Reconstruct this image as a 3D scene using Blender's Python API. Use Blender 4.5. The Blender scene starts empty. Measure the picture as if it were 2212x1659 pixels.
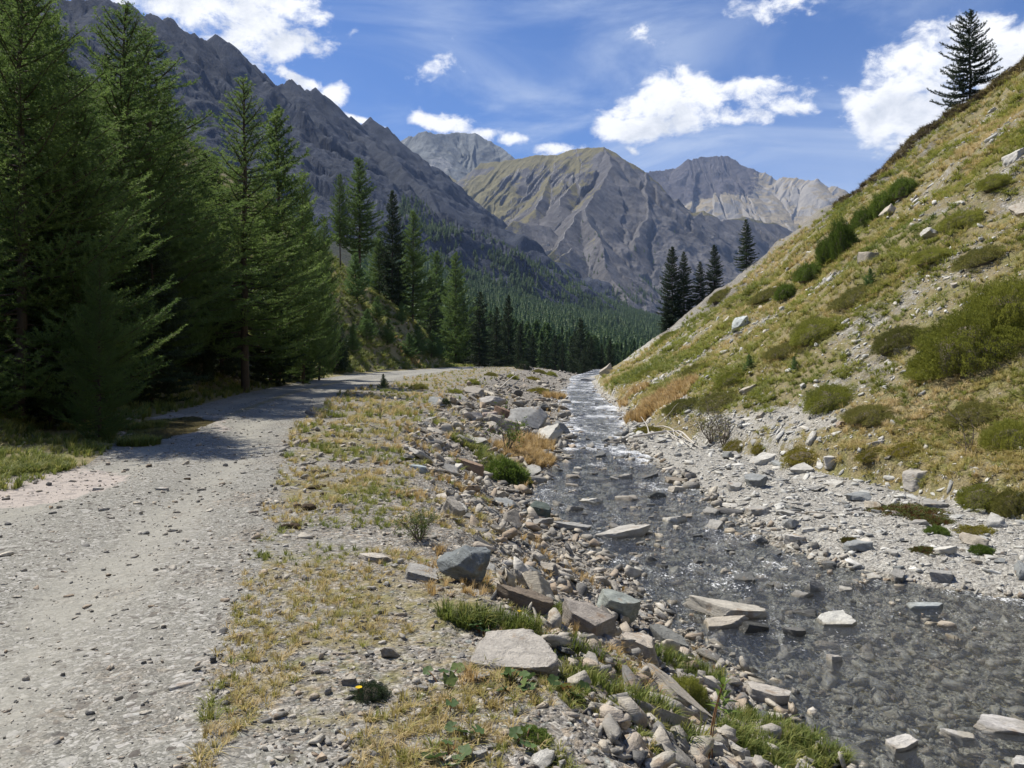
import bpy, bmesh, math, random
import numpy as np
from mathutils import Vector, Matrix

SC = bpy.context.scene
COL = SC.collection
random.seed(5)
R = np.random.RandomState(11)

# ------------------------------------------------------------------ camera
EYE = 1.6
F = 1726.0            # focal length in units of a 2212 x 1659 picture
HZ = 765.0            # row of the horizon in that picture
cam_d = bpy.data.cameras.new('camera')
cam = bpy.data.objects.new('camera', cam_d); COL.objects.link(cam)
cam.location = (0, 0, EYE); cam.rotation_euler = (math.radians(90), 0, 0)
cam_d.sensor_width = 36.0; cam_d.lens = 36.0 * F / 2212.0
cam_d.shift_y = (HZ - 829.5) / 2212.0
cam_d.clip_start = 0.05; cam_d.clip_end = 40000
SC.camera = cam
SC.view_settings.view_transform = 'Standard'; SC.view_settings.look = 'None'
SC.view_settings.gamma = 1.0; SC.view_settings.exposure = 0.46
SC.cycles.max_bounces = 8; SC.cycles.diffuse_bounces = 3; SC.cycles.glossy_bounces = 3
SC.cycles.transparent_max_bounces = 12; SC.cycles.transmission_bounces = 4; SC.cycles.volume_bounces = 0
SC.cycles.sample_clamp_direct = 12.0; SC.cycles.sample_clamp_indirect = 4.0
SC.cycles.use_denoising = True

# ------------------------------------------------------------------ sun and sky
SUN_AZ, SUN_EL = math.radians(-57), math.radians(56)      # azimuth measured from straight ahead, minus = towards the left
S_DIR = Vector((math.sin(SUN_AZ) * math.cos(SUN_EL), math.cos(SUN_AZ) * math.cos(SUN_EL), math.sin(SUN_EL)))
sun_d = bpy.data.lights.new('sun', 'SUN'); sun_d.energy = 5.0; sun_d.angle = math.radians(0.5); sun_d.color = (1.0, 0.935, 0.82)
sun = bpy.data.objects.new('sun', sun_d); COL.objects.link(sun)
sun.rotation_euler = S_DIR.to_track_quat('Z', 'Y').to_euler(); sun.location = (-40, 40, 60)

class NT:
    """small helper to write node trees"""
    def __init__(s, tree): s.t = tree; s.n = tree.nodes; s.l = tree.links
    def new(s, typ, **kw):
        n = s.n.new(typ)
        for k, v in kw.items(): setattr(n, k, v)
        return n
    def put(s, sock, v):
        if isinstance(v, bpy.types.NodeSocket): s.l.new(v, sock)
        elif v is not None: sock.default_value = v
    def math(s, op, a, b=None, c=None, clamp=False):
        n = s.new('ShaderNodeMath', operation=op); n.use_clamp = clamp
        for i, v in enumerate((a, b, c)):
            if v is not None: s.put(n.inputs[i], v)
        return n.outputs[0]
    def mix(s, f, a, b, blend='MIX'):
        n = s.new('ShaderNodeMix', data_type='RGBA', blend_type=blend)
        s.put(n.inputs[0], f)
        s.put(n.inputs[6], a if isinstance(a, bpy.types.NodeSocket) else (*a, 1)); s.put(n.inputs[7], b if isinstance(b, bpy.types.NodeSocket) else (*b, 1))
        return n.outputs[2]
    def ss(s, v, lo, hi, a=0.0, b=1.0):
        n = s.new('ShaderNodeMapRange', interpolation_type='SMOOTHSTEP')
        s.put(n.inputs[0], v); s.put(n.inputs[1], lo); s.put(n.inputs[2], hi); s.put(n.inputs[3], a); s.put(n.inputs[4], b)
        return n.outputs[0]
    def noise(s, vec, scale, detail=4, rough=.55, dist=0.0, out=0):
        n = s.new('ShaderNodeTexNoise'); s.put(n.inputs['Vector'], vec)
        n.inputs['Scale'].default_value = scale; n.inputs['Detail'].default_value = detail
        n.inputs['Roughness'].default_value = rough; n.inputs['Distortion'].default_value = dist
        return n.outputs[out]
    def voro(s, vec, scale, out='Color', feature='F1', rnd=1.0):
        n = s.new('ShaderNodeTexVoronoi', feature=feature); s.put(n.inputs['Vector'], vec)
        n.inputs['Scale'].default_value = scale; n.inputs['Randomness'].default_value = rnd
        return n.outputs[out]
    def mapv(s, vec, scale=(1, 1, 1), rot=(0, 0, 0), loc=(0, 0, 0)):
        n = s.new('ShaderNodeMapping'); s.put(n.inputs[0], vec)
        n.inputs['Scale'].default_value = scale; n.inputs['Rotation'].default_value = rot; n.inputs['Location'].default_value = loc
        return n.outputs[0]
    def ramp(s, f, stops, interp='LINEAR'):
        n = s.new('ShaderNodeValToRGB'); s.put(n.inputs[0], f); n.color_ramp.interpolation = interp
        e = n.color_ramp.elements
        while len(e) < len(stops): e.new(0.5)
        for i, (p, c) in enumerate(stops): e[i].position = p; e[i].color = (*c, 1)
        return n.outputs[0]
    def sep(s, v):
        n = s.new('ShaderNodeSeparateXYZ'); s.put(n.inputs[0], v); return n.outputs

world = bpy.data.worlds.new('World'); SC.world = world; world.use_nodes = True
w = NT(world.node_tree); w.n.clear()
sky = w.new('ShaderNodeTexSky'); sky.sky_type = 'NISHITA'; sky.sun_disc = False
sky.sun_elevation = SUN_EL; sky.sun_rotation = SUN_AZ; sky.altitude = 1900; sky.air_density = 1.0; sky.dust_density = 0.3; sky.ozone_density = 2.6
geo = w.new('ShaderNodeTexCoord').outputs['Generated']     # direction of view in world space
sx, sy, sz = w.sep(geo)
az = w.math('ARCTAN2', sx, sy); el = w.math('ARCSINE', sz)
comb = w.new('ShaderNodeCombineXYZ'); w.put(comb.inputs[0], az); w.put(comb.inputs[1], el); ae = comb.outputs[0]
def azel(px, py): return math.atan((px - 1106) / F), math.atan((HZ - py) / math.hypot(F, px - 1106))
def cloud_field(nz, shift):
    """sum of the cloud bodies, each a soft ellipse on the sky whose edge the noise breaks up"""
    f = None
    for (cx, cy, rx, ry, rot, pw) in CLOUDS:
        a0, e0 = azel(cx, cy)
        m = w.new('ShaderNodeMapping', vector_type='TEXTURE'); w.put(m.inputs[0], ae)
        m.inputs['Location'].default_value = (a0 + shift[0], e0 + shift[1], 0); m.inputs['Rotation'].default_value = (0, 0, math.radians(rot))
        m.inputs['Scale'].default_value = (rx / F, ry / F, 1)
        ln = w.new('ShaderNodeVectorMath', operation='LENGTH'); w.put(ln.inputs[0], m.outputs[0])
        v = w.math('MULTIPLY', w.math('SUBTRACT', 1.0, ln.outputs['Value']), pw)
        v = w.math('MINIMUM', v, 0.6)
        f = v if f is None else w.math('SMOOTH_MAX', f, v, 0.18)
    return w.math('ADD', f, nz)
#          px    py   rx   ry  rot power
CLOUDS = [(470, -30, 260, 120, -8, 1.4), (560, 70, 105, 75, 0, 1.2), (330, -60, 240, 90, 0, 1.2), (620, 95, 45, 32, 0, 1.0),
          (640, 168, 80, 16, -18, .9), (715, 205, 34, 24, 0, .9), (790, 265, 60, 9, -15, .8),
          (965, 268, 84, 26, -8, 1.0), (1040, 288, 60, 16, 0, .8), (905, 255, 26, 20, -40, .8), (1210, 322, 70, 20, 0, .8), (1110, 300, 60, 14, 0, .6),
          (1385, 255, 130, 50, 10, 1.6), (1480, 218, 120, 64, -12, 1.7), (1620, 218, 130, 56, 0, 1.7), (1420, 190, 50, 34, 0, 1.0), (1730, 232, 45, 16, -18, .8),
          (1945, 225, 118, 100, 0, 1.8), (2060, 155, 140, 105, 15, 1.8), (2180, 150, 130, 100, 0, 1.3), (1930, 160, 45, 30, 0, 1.0), (2010, 290, 90, 35, 0, 1.1),
          (944, 132, 46, 32, 30, .42), (1376, 72, 34, 20, 0, .36), (1670, 12, 80, 28, 8, .5), (1800, 190, 30, 14, -30, .3), (1365, 325, 20, 7, -25, .6)]
nzv = w.mapv(ae, (1, 1.5, 1))
na = w.noise(nzv, 8.0, 4, .55, .3); nb = w.noise(nzv, 27.0, 9, .66, .25)
n1 = w.math('ADD', w.math('MULTIPLY', w.math('SUBTRACT', na, 0.5), 1.3), w.math('MULTIPLY', w.math('SUBTRACT', nb, 0.5), 2.3))
dens = cloud_field(n1, (0, 0))
cover = w.ss(dens, 0.0, 0.66)
# thickness seen a little towards the sun: less of it means a bright edge, more of it a grey belly
n2v = w.mapv(nzv, loc=(.008, -.016, 0))
n2 = w.math('ADD', w.math('MULTIPLY', w.math('SUBTRACT', w.noise(n2v, 8.0, 4, .55, .3), 0.5), 1.3), w.math('MULTIPLY', w.math('SUBTRACT', w.noise(n2v, 27.0, 6, .62, .25), 0.5), 2.3))
d2 = cloud_field(n2, (0.012, -0.03))
shade = w.ss(d2, 0.15, 1.3)
ccol = w.mix(shade, (14.5, 14.6, 14.8), (9.0, 9.6, 10.6))
# thin high veils drawn out by the wind
ci = w.noise(w.mapv(ae, (1.5, 5, 1), (0, 0, math.radians(24))), 1.7, 9, .60, 1.1)
ci2 = w.noise(w.mapv(ae, (1, 1, 1), loc=(3.1, .4, 0)), 2.6, 2, .5)
veil = w.math('MULTIPLY', w.ss(ci, 0.40, 0.74), w.ss(ci2, 0.34, 0.60))
low = w.ss(el, 0.52, 0.10)
veil = w.math('MULTIPLY', veil, w.math('MULTIPLY_ADD', low, 0.25, 0.42))
veil = w.math('ADD', veil, w.math('MULTIPLY', w.ss(el, .36, .13), w.ss(az, .08, .42, 0, .30)))
base = w.mix(1.0, sky.outputs[0], (0.84, 1.18, 1.66), 'MULTIPLY')
c1 = w.mix(veil, base, (9.6, 10.8, 12.6))
c2 = w.mix(cover, c1, ccol)
bg = w.new('ShaderNodeBackground'); w.put(bg.inputs[0], c2); bg.inputs[1].default_value = 0.060
out = w.new('ShaderNodeOutputWorld'); w.l.new(bg.outputs[0], out.inputs[0])
world.cycles.sampling_method = 'MANUAL'; world.cycles.sample_map_resolution = 1024

# ------------------------------------------------------------------ numpy tools
def hsh(ix, iy, seed):
    with np.errstate(over='ignore'):
        h = (ix.astype(np.int64) * 374761393 + iy.astype(np.int64) * 668265263 + seed * 1442695041) & 0xFFFFFFFF
        h = ((h ^ (h >> 13)) * 1274126177) & 0xFFFFFFFF
        h = ((h ^ (h >> 16)) * 2246822519) & 0xFFFFFFFF
        h = h ^ (h >> 15)
    return (h & 0xFFFFFF).astype(np.float64) / 16777216.0
def pn(x, y, seed=0):
    """gradient noise, about -0.7 .. 0.7"""
    x = np.asarray(x, float); y = np.asarray(y, float)
    ix = np.floor(x); iy = np.floor(y); fx = x - ix; fy = y - iy
    ix = ix.astype(np.int64); iy = iy.astype(np.int64)
    u = fx * fx * fx * (fx * (fx * 6 - 15) + 10); v = fy * fy * fy * (fy * (fy * 6 - 15) + 10)
    def g(dx, dy):
        a = hsh(ix + dx, iy + dy, seed) * 2 * math.pi
        return np.cos(a) * (fx - dx) + np.sin(a) * (fy - dy)
    return (g(0, 0) * (1 - u) + g(1, 0) * u) * (1 - v) + (g(0, 1) * (1 - u) + g(1, 1) * u) * v
def fbm(x, y, o=4, seed=0, gain=.5):
    s = 0; a = 1.0
    for i in range(o):
        s = s + a * pn(x * 2 ** i + 17.3 * i, y * 2 ** i - 9.1 * i, seed + i); a *= gain
    return s
def ridged(x, y, o=4, seed=0, gain=.5):
    s = 0; a = 1.0
    for i in range(o):
        s = s + a * (1 - np.abs(pn(x * 2 ** i + 7.7 * i, y * 2 ** i + 3.3 * i, seed + i)) * 2.4); a *= gain
    return s
def sstep(a, b, x):
    t = np.clip((x - a) / (b - a), 0, 1); return t * t * (3 - 2 * t)
def sp(x, k):                       # soft positive part
    return 0.5 * (x + np.sqrt(x * x + k * k))

def mesh_from(name, V, Fc, k=3, attrs=None, smooth=False, mat=None):
    """V (n,3), Fc (m,k) -> mesh datablock, quickly"""
    me = bpy.data.meshes.new(name)
    V = np.ascontiguousarray(V, np.float32); Fc = np.ascontiguousarray(Fc, np.int32)
    me.vertices.add(len(V)); me.vertices.foreach_set('co', V.ravel())
    me.loops.add(Fc.size); me.loops.foreach_set('vertex_index', Fc.ravel())
    me.polygons.add(len(Fc)); me.polygons.foreach_set('loop_start', np.arange(0, Fc.size, k, dtype=np.int32))
    if smooth: me.polygons.foreach_set('use_smooth', np.ones(len(Fc), bool))
    me.update(calc_edges=True)
    for an, arr in (attrs or {}).items():
        a = me.attributes.new(an, 'FLOAT_COLOR' if arr.ndim == 2 else 'FLOAT', 'POINT')
        if arr.ndim == 2:
            if arr.shape[1] == 3: arr = np.concatenate([arr, np.ones((len(arr), 1))], 1)
            a.data.foreach_set('color', np.ascontiguousarray(arr, np.float32).ravel())
        else: a.data.foreach_set('value', np.ascontiguousarray(arr, np.float32))
    if mat: me.materials.append(mat)
    return me

def tag(o, label=None, cat=None, group=None, kind=None):
    if label: o['label'] = label
    if cat: o['category'] = cat
    if group: o['group'] = group
    if kind: o['kind'] = kind
    return o
def link(name, me, parent=None, loc=None, rz=None, sc=None):
    o = bpy.data.objects.new(name, me); COL.objects.link(o)
    if parent: o.parent = parent
    if loc is not None: o.location = loc
    if rz is not None: o.rotation_euler = (0, 0, rz)
    if sc is not None: o.scale = sc if hasattr(sc, '__len__') else (sc, sc, sc)
    return o

# ------------------------------------------------------------------ the lie of the land
ZW = -1.2                                   # level of the stream
def curve(pts):
    a = np.array(pts, float); return lambda y: np.interp(y, a[:, 0], a[:, 1])
RL = curve([(-20, -5.2), (3, -5.6), (8.2, -5.9), (11.75, -6.3), (14.5, -7.3), (18, -8.9), (23, -9.6), (32, -11), (46, -12.4), (61, -12.9), (79, -11.5), (90, -9.6), (102, -7.6), (115, -5.9), (125, -5.0), (150, -4.2), (200, -3)])
RR = curve([(-20, -.6), (3, -1.1), (4.1, -1.42), (5.2, -1.68), (8.2, -2.45), (11.75, -3.25), (18, -4.75), (23, -5.5), (32, -6.7), (46, -7.3), (61, -6.9), (79, -5.6), (102, -4.0), (125, -2.6), (150, -1.8), (200, -.5)])
WL = curve([(-20, 3.2), (3, 2.5), (5.4, 2.15), (7.6, 1.82), (9, 1.6), (11, 1.15), (13, .62), (15.3, .32), (17, .5), (20, .95), (26, 1.57), (36, 2.35), (57, 3.7), (80, 6.4), (100, 8.2), (140, 15)])
WR = curve([(-20, 10), (3, 9.8), (7.8, 9.3), (8.8, 6.8), (9.3, 5.4), (10.0, 4.5), (11, 4.1), (12.5, 3.85), (14.4, 3.85), (20.6, 3.6), (26, 3.6), (36, 5.3), (57, 6.2), (80, 8.0), (100, 9.8), (140, 17)])
HF = curve([(-20, 10.5), (3, 10), (9, 9), (12.5, 8.0), (15.8, 7.3), (21, 6.0), (28, 4.85), (36, 5.5), (57, 6.5), (80, 8.4), (100, 10.2), (140, 18)])
LFo = curve([(-20, 1.3), (8, 1.2), (14, 1.3), (20, 1.6), (30, 1.0), (60, .9), (90, .5), (200, .5)])
LF = lambda y: RL(y) - LFo(y)
PUD = (-7.75, 18.2)
def puddle_mask(x, y):
    dx, dy = x - PUD[0], y - PUD[1]; c, s = math.cos(.33), math.sin(.33)
    return 1 - np.sqrt(((dx * c + dy * s) / 1.15) ** 2 + ((-dx * s + dy * c) / 3.2) ** 2) + .34 * pn(x * 1.1, y * .9, 5) + .12 * pn(x * 4, y * 3, 6)
def Hbase(x, y):
    wob = fbm(x * .35 + 3, y * .35, 3, 70) * .28
    rl, rr, wl, wr, hf, lf = RL(y), RR(y), WL(y), WR(y), HF(y), LF(y)
    xw = x + wob * sstep(5, 14, y)
    u = np.clip((x + wob * .6 - rr) / (wl - rr), 0, 1)
    z = ZW * (.14 * u + .86 * sstep(.36, 1.02, u))
    ins = np.minimum(np.clip((xw - wl) / .7, 0, 1), np.clip((wr - xw) / .7, 0, 1))
    z = z - (.205 + .08 * pn(x * 1.4, y * 1.1, 88)) * ins * (x > wl)
    t = np.clip((xw - wr) / np.maximum(hf - wr, .3), 0, 1)
    z = z + .13 * sstep(0, .25, t) * (xw > wr) + .05 * t
    # small side channel across the gravel bar
    ch = np.exp(-((x - (6.1 - .05 * (y - 17))) / .38) ** 2) * sstep(13.2, 14.5, y) * sstep(21, 18.5, y)
    z = z - .13 * ch * (xw > wr)
    # sunny hillside beyond the stream
    d = np.maximum(xw - hf, 0)
    hill = .775 * d - 1.0 * (1 - np.exp(-d / 2.6))
    hill = hill + .32 * ridged(x * .28 + y * .05, y * .22, 3, 35) * sstep(2, 8, d) - .3 * sstep(2, 8, d) + fbm(x * .16, y * .12, 4, 31) * .9 * sstep(1, 9, d) * np.clip(d / 14, .2, 1.6)
    cr = 75 + 22 * sstep(38, 14, x) + 3 * pn(x * .11, x * .05, 77) + 1.0 * pn(x * .5, 0 * x, 78)
    hill = sp(hill - .95 * sp(y - cr, 2.5) + .95 * 1.25 * .35, .05) * (d > 0)
    z = z + hill * sstep(0, .4, d)
    # wooded slope above the road
    d = np.maximum(lf - x, 0)
    hl = .80 * d - .7 * (1 - np.exp(-d / 1.8)) + fbm(x * .14, y * .10, 4, 45) * 1.2 * sstep(1, 8, d)
    hl = hl + 2.6 * sstep(0, 6.5, d) * sstep(56, 78, y)
    hl = sp(hl - .9 * sp(y - 112 + 2.5 * pn(x * .15, 3 + 0 * x, 5), 4), .06) * (d > 0)
    hl = np.where(hl > 30, 30 + (hl - 30) * .5, hl)
    z = z + hl * sstep(0, .5, d)
    z = z + .05 * sstep(rl + .3, rl - .5, x)
    # road: two wheel ruts and a puddle
    m = (x > rl - .3) & (x < rr)
    q = (x - rl) / (rr - rl)
    z = z - m * .028 * (np.exp(-((q - .25) / .10) ** 2) + np.exp(-((q - .72) / .10) ** 2)) + m * .02 * np.exp(-((q - .48) / .14) ** 2)
    z = z - .11 * sstep(-.05, .55, puddle_mask(x, y))
    # everything sinks towards the valley floor in the distance
    z = z - .16 * sp(y - 128, 10) + .16 * .19
    return z
def H(x, y):
    x = np.asarray(x, float); y = np.asarray(y, float)
    z = Hbase(x, y)
    r = np.hypot(x, y)
    rr, wl, rl = RR(y), WL(y), RL(y)
    bank = sstep(rr + .8, rr + 1.8, x) * sstep(wl + 1, wl - .2, x)
    bed = sstep(wl - .3, wl + .3, x)
    hill = sstep(0, 2, x - HF(y)) + sstep(0, 2, LF(y) - x)
    rough = .012 + .05 * bank + .035 * bed + .06 * hill
    z = z + rough * (fbm(x * 1.9, y * 1.9, 3, 3) + .6 * fbm(x * 7.3, y * 7.3, 2, 9) * sstep(40, 15, r))
    return z
def Hn(x, y, e=.12):
    zx = (H(x + e, y) - H(x - e, y)) / (2 * e); zy = (H(x, y + e) - H(x, y - e)) / (2 * e)
    n = np.stack([-zx, -zy, np.ones_like(zx)], -1); return n / np.linalg.norm(n, axis=-1, keepdims=True)
def G(px, py, far=140.0):
    """where the line of sight through a point of the picture meets the land"""
    ys = np.exp(np.linspace(math.log(2.0), math.log(far), 2600))
    xs = (px - 1106) / F * ys; zs = EYE + (HZ - py) / F * ys
    below = np.where(zs <= np.maximum(H(xs, ys), ZW))[0]
    i = below[0] if len(below) else len(ys) - 1
    return float(xs[i]), float(ys[i]), float(max(H(xs[i], ys[i]), ZW))
def P(px, py, Y): return np.array([(px - 1106) / F * Y, Y, EYE + (HZ - py) / F * Y])
# ------------------------------------------------------------------ materials
def new_mat(name):
    m = bpy.data.materials.new(name); m.use_nodes = True; t = NT(m.node_tree); t.n.clear()
    o = t.new('ShaderNodeOutputMaterial'); return m, t, o
def principled(t, o, col, rough=.9, normal=None, spec=.25):
    p = t.new('ShaderNodeBsdfPrincipled'); t.put(p.inputs['Base Color'], col if isinstance(col, bpy.types.NodeSocket) else (*col, 1))
    t.put(p.inputs['Roughness'], rough); p.inputs['Specular IOR Level'].default_value = spec
    if normal is not None: t.put(p.inputs['Normal'], normal)
    t.l.new(p.outputs[0], o.inputs[0]); return p
def bump(t, h, dist, strength=1.0, normal=None):
    b = t.new('ShaderNodeBump'); t.put(b.inputs['Height'], h); b.inputs['Distance'].default_value = dist; b.inputs['Strength'].default_value = strength
    if normal is not None: t.put(b.inputs['Normal'], normal)
    return b.outputs[0]
def attr(t, name, out='Color'):
    a = t.new('ShaderNodeAttribute'); a.attribute_name = name; return a.outputs[out]

def terrain_material():
    m, t, o = new_mat('stony_ground')
    pos = t.new('ShaderNodeNewGeometry').outputs['Position']
    warp = t.noise(pos, 6.0, 2, .5, 0, 1)
    wv = t.new('ShaderNodeVectorMath', operation='MULTIPLY_ADD'); t.put(wv.inputs[0], warp); wv.inputs[1].default_value = (.08, .08, .08); t.put(wv.inputs[2], pos)
    pw = t.mapv(wv.outputs[0], (1, 1.0, 1))
    r, g, b = t.sep(attr(t, 'mask'))[:3]
    w2 = attr(t, 'mask2'); wet, litter, mud = t.sep(w2)[:3]
    # stones of three sizes, each with a grey of its own
    sA = t.sep(t.voro(pw, 14))[0]; sB = t.sep(t.voro(pw, 38))[0]; sC = t.sep(t.voro(pw, 95))[0]
    stones = t.math('ADD', t.math('MULTIPLY', sA, .20), t.math('ADD', t.math('MULTIPLY', sB, .38), t.math('MULTIPLY', sC, .42)))
    big = t.noise(pos, .55, 5, .55)
    gcol = t.ramp(stones, [(.12, (.075, .070, .062)), (.42, (.20, .19, .172)), (.62, (.315, .30, .275)), (.9, (.52, .51, .48))])
    warm = t.ramp(t.sep(t.voro(pw, 38))[1], [(.0, (1, 1, 1)), (.6, (1, .97, .92)), (.85, (1.0, .86, .70)), (1, (.80, .92, .95))])
    gcol = t.mix(1.0, gcol, warm, 'MULTIPLY')
    # compacted road surface: finer, paler, with dust
    rd = t.math('MULTIPLY_ADD', t.noise(pos, 60, 3, .6), .5, t.math('MULTIPLY', sC, .5))
    rcol = t.ramp(rd, [(.2, (.135, .133, .118)), (.5, (.225, .220, .195)), (.8, (.335, .328, .295))])
    rcol = t.mix(t.math('MULTIPLY', t.ss(sC, .80, .9), .55), rcol, (.44, .43, .40)); rcol = t.mix(t.ss(t.math('MULTIPLY', sB, t.math('ADD', .5, big)), .86, .93), rcol, (.42, .41, .385)); rcol = t.mix(t.math('MULTIPLY', t.ss(sA, .95, .97), .7), rcol, (.40, .39, .36))
    rcol = t.mix(t.ss(t.sep(t.voro(pw, 26))[1], .93, .95), rcol, (.10, .09, .08))
    rcol = t.mix(t.math('MULTIPLY', t.ss(big, .45, .65), .35), rcol, (.26, .25, .22))
    rut = attr(t, 'rut', 'Fac'); rcol = t.mix(t.math('MULTIPLY', t.ss(rut, .2, .8), .8), rcol, t.mix(t.noise(pos, 40, 3, .6), (.24, .232, .20), (.41, .40, .355)))
    col = t.mix(r, gcol, rcol)
    # turf and straw
    gn = t.noise(pos, 24, 4, .65); gb = t.noise(pos, 1.7, 4, .6)
    grn = t.ramp(gn, [(.3, (.08, .082, .025)), (.5, (.18, .175, .050)), (.7, (.29, .26, .09))])
    straw = t.ramp(gn, [(.3, (.11, .092, .042)), (.5, (.24, .20, .095)), (.72, (.40, .345, .19))])
    tcol = t.mix(t.ss(gb, .36, .56), grn, straw)
    gm = t.math('ADD', g, t.math('MULTIPLY', t.math('SUBTRACT', t.noise(pos, 5, 5, .7), .5), 1.3))
    gm = t.math('MULTIPLY', t.ss(gm, .36, .72), t.ss(g, .02, .12))
    col = t.mix(t.math('MULTIPLY', gm, .85), col, tcol)
    # light shale debris
    sc = t.math('ADD', b, t.math('MULTIPLY', t.math('SUBTRACT', t.noise(pos, 3, 5, .7), .5), 1.2))
    sc = t.math('MULTIPLY', t.ss(sc, .42, .58), t.ss(b, .02, .1))
    shale = t.ramp(stones, [(.15, (.14, .13, .115)), (.45, (.33, .315, .28)), (.85, (.56, .55, .50))])
    col = t.mix(sc, col, shale)
    # forest litter, pale dried mud, algae-brown stream bed
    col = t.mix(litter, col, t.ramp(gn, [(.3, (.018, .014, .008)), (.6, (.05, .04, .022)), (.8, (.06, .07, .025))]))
    mm = t.ss(t.math('ADD', mud, t.math('MULTIPLY', t.math('SUBTRACT', t.noise(pos, 4, 4, .6), .5), .6)), .42, .52)
    col = t.mix(mm, col, t.mix(t.ss(sA, .75, .8), (.42, .375, .34), (.30, .27, .25)))
    bed = t.ramp(stones, [(.25, (.06, .052, .038)), (.5, (.19, .17, .125)), (.75, (.42, .38, .29))])
    col = t.mix(wet, col, bed)
    vd = t.voro(pw, 14, 'Distance'); vd2 = t.voro(pw, 38, 'Distance')
    h = t.math('ADD', t.math('MULTIPLY', vd, -.8), t.math('ADD', t.math('MULTIPLY', vd2, -.35), t.math('MULTIPLY', t.noise(pos, 90, 3, .6), .25)))
    h = t.math('MULTIPLY', h, t.math('MULTIPLY_ADD', r, -.62, 1.0))
    h = t.math('ADD', h, t.math('MULTIPLY', stones, .5))
    principled(t, o, col, t.math('MULTIPLY_ADD', wet, -.3, .92), bump(t, h, .035, .9))
    return m
M_TER = terrain_material()

def rock_material(name, ramp_stops, per_instance=True, layers=18.0):
    """foliated grey schist; the tone varies from stone to stone"""
    m, t, o = new_mat(name)
    tc = t.new('ShaderNodeTexCoord').outputs['Object']
    if per_instance: basec = t.new('ShaderNodeObjectInfo').outputs['Color']
    else: basec = t.ramp(attr(t, 'tint', 'Fac'), ramp_stops)
    pos = t.new('ShaderNodeNewGeometry').outputs['Position']
    n = t.noise(pos, 9, 5, .65); fine = t.noise(pos, 70, 3, .6)
    lay = t.noise(t.mapv(tc, (1.2, 2.0, layers)), 1.6, 5, .65, .4)
    f = t.math('ADD', t.math('MULTIPLY', n, .55), t.math('ADD', t.math('MULTIPLY', lay, .55), t.math('MULTIPLY', fine, .30)))
    var = t.ramp(f, [(.42, (.45, .44, .42)), (.68, (.98, .97, .95)), (.95, (1.5, 1.48, 1.42))])
    col = t.mix(1.0, basec, var, 'MULTIPLY')
    # rust and pale lichen patches
    col = t.mix(t.math('MULTIPLY', t.ss(t.noise(pos, 5.5, 4, .6), .60, .70), .5), col, (.24, .155, .085))
    col = t.mix(t.math('MULTIPLY', t.ss(t.noise(t.mapv(pos, loc=(9, 3, 1)), 16, 4, .7), .63, .68), .6), col, (.50, .50, .46))
    # dark wet band along the waterline
    z = t.sep(pos)[2]
    wet = t.ss(t.math('ADD', z, t.math('MULTIPLY', t.noise(pos, 12, 2), -.05)), ZW + .02, ZW - .015)
    col = t.mix(wet, col, t.mix(1.0, col, (.78, .75, .68), 'MULTIPLY'))
    h = t.math('ADD', t.math('MULTIPLY', lay, .8), t.math('ADD', t.math('MULTIPLY', fine, .3), t.math('MULTIPLY', n, .6)))
    principled(t, o, col, t.math('MULTIPLY_ADD', wet, -.55, .85), bump(t, h, .02, .9), .3)
    return m
GREYS = [(0, (.13, .13, .13)), (.2, (.25, .24, .22)), (.45, (.335, .315, .28)), (.7, (.41, .385, .335)), (.86, (.30, .24, .18)), (1, (.47, .455, .42))]
PALES = [(0, (.26, .265, .26)), (.3, (.41, .415, .40)), (.7, (.53, .53, .505)), (.9, (.44, .42, .375)), (1, (.62, .615, .585))]
M_ROCK = rock_material('schist', GREYS); M_BOUL = rock_material('massive_rock', GREYS, layers=5.0)
M_RUB = rock_material('schist_rubble', GREYS, False); M_PRUB = rock_material('pale_rubble', PALES, False)

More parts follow.
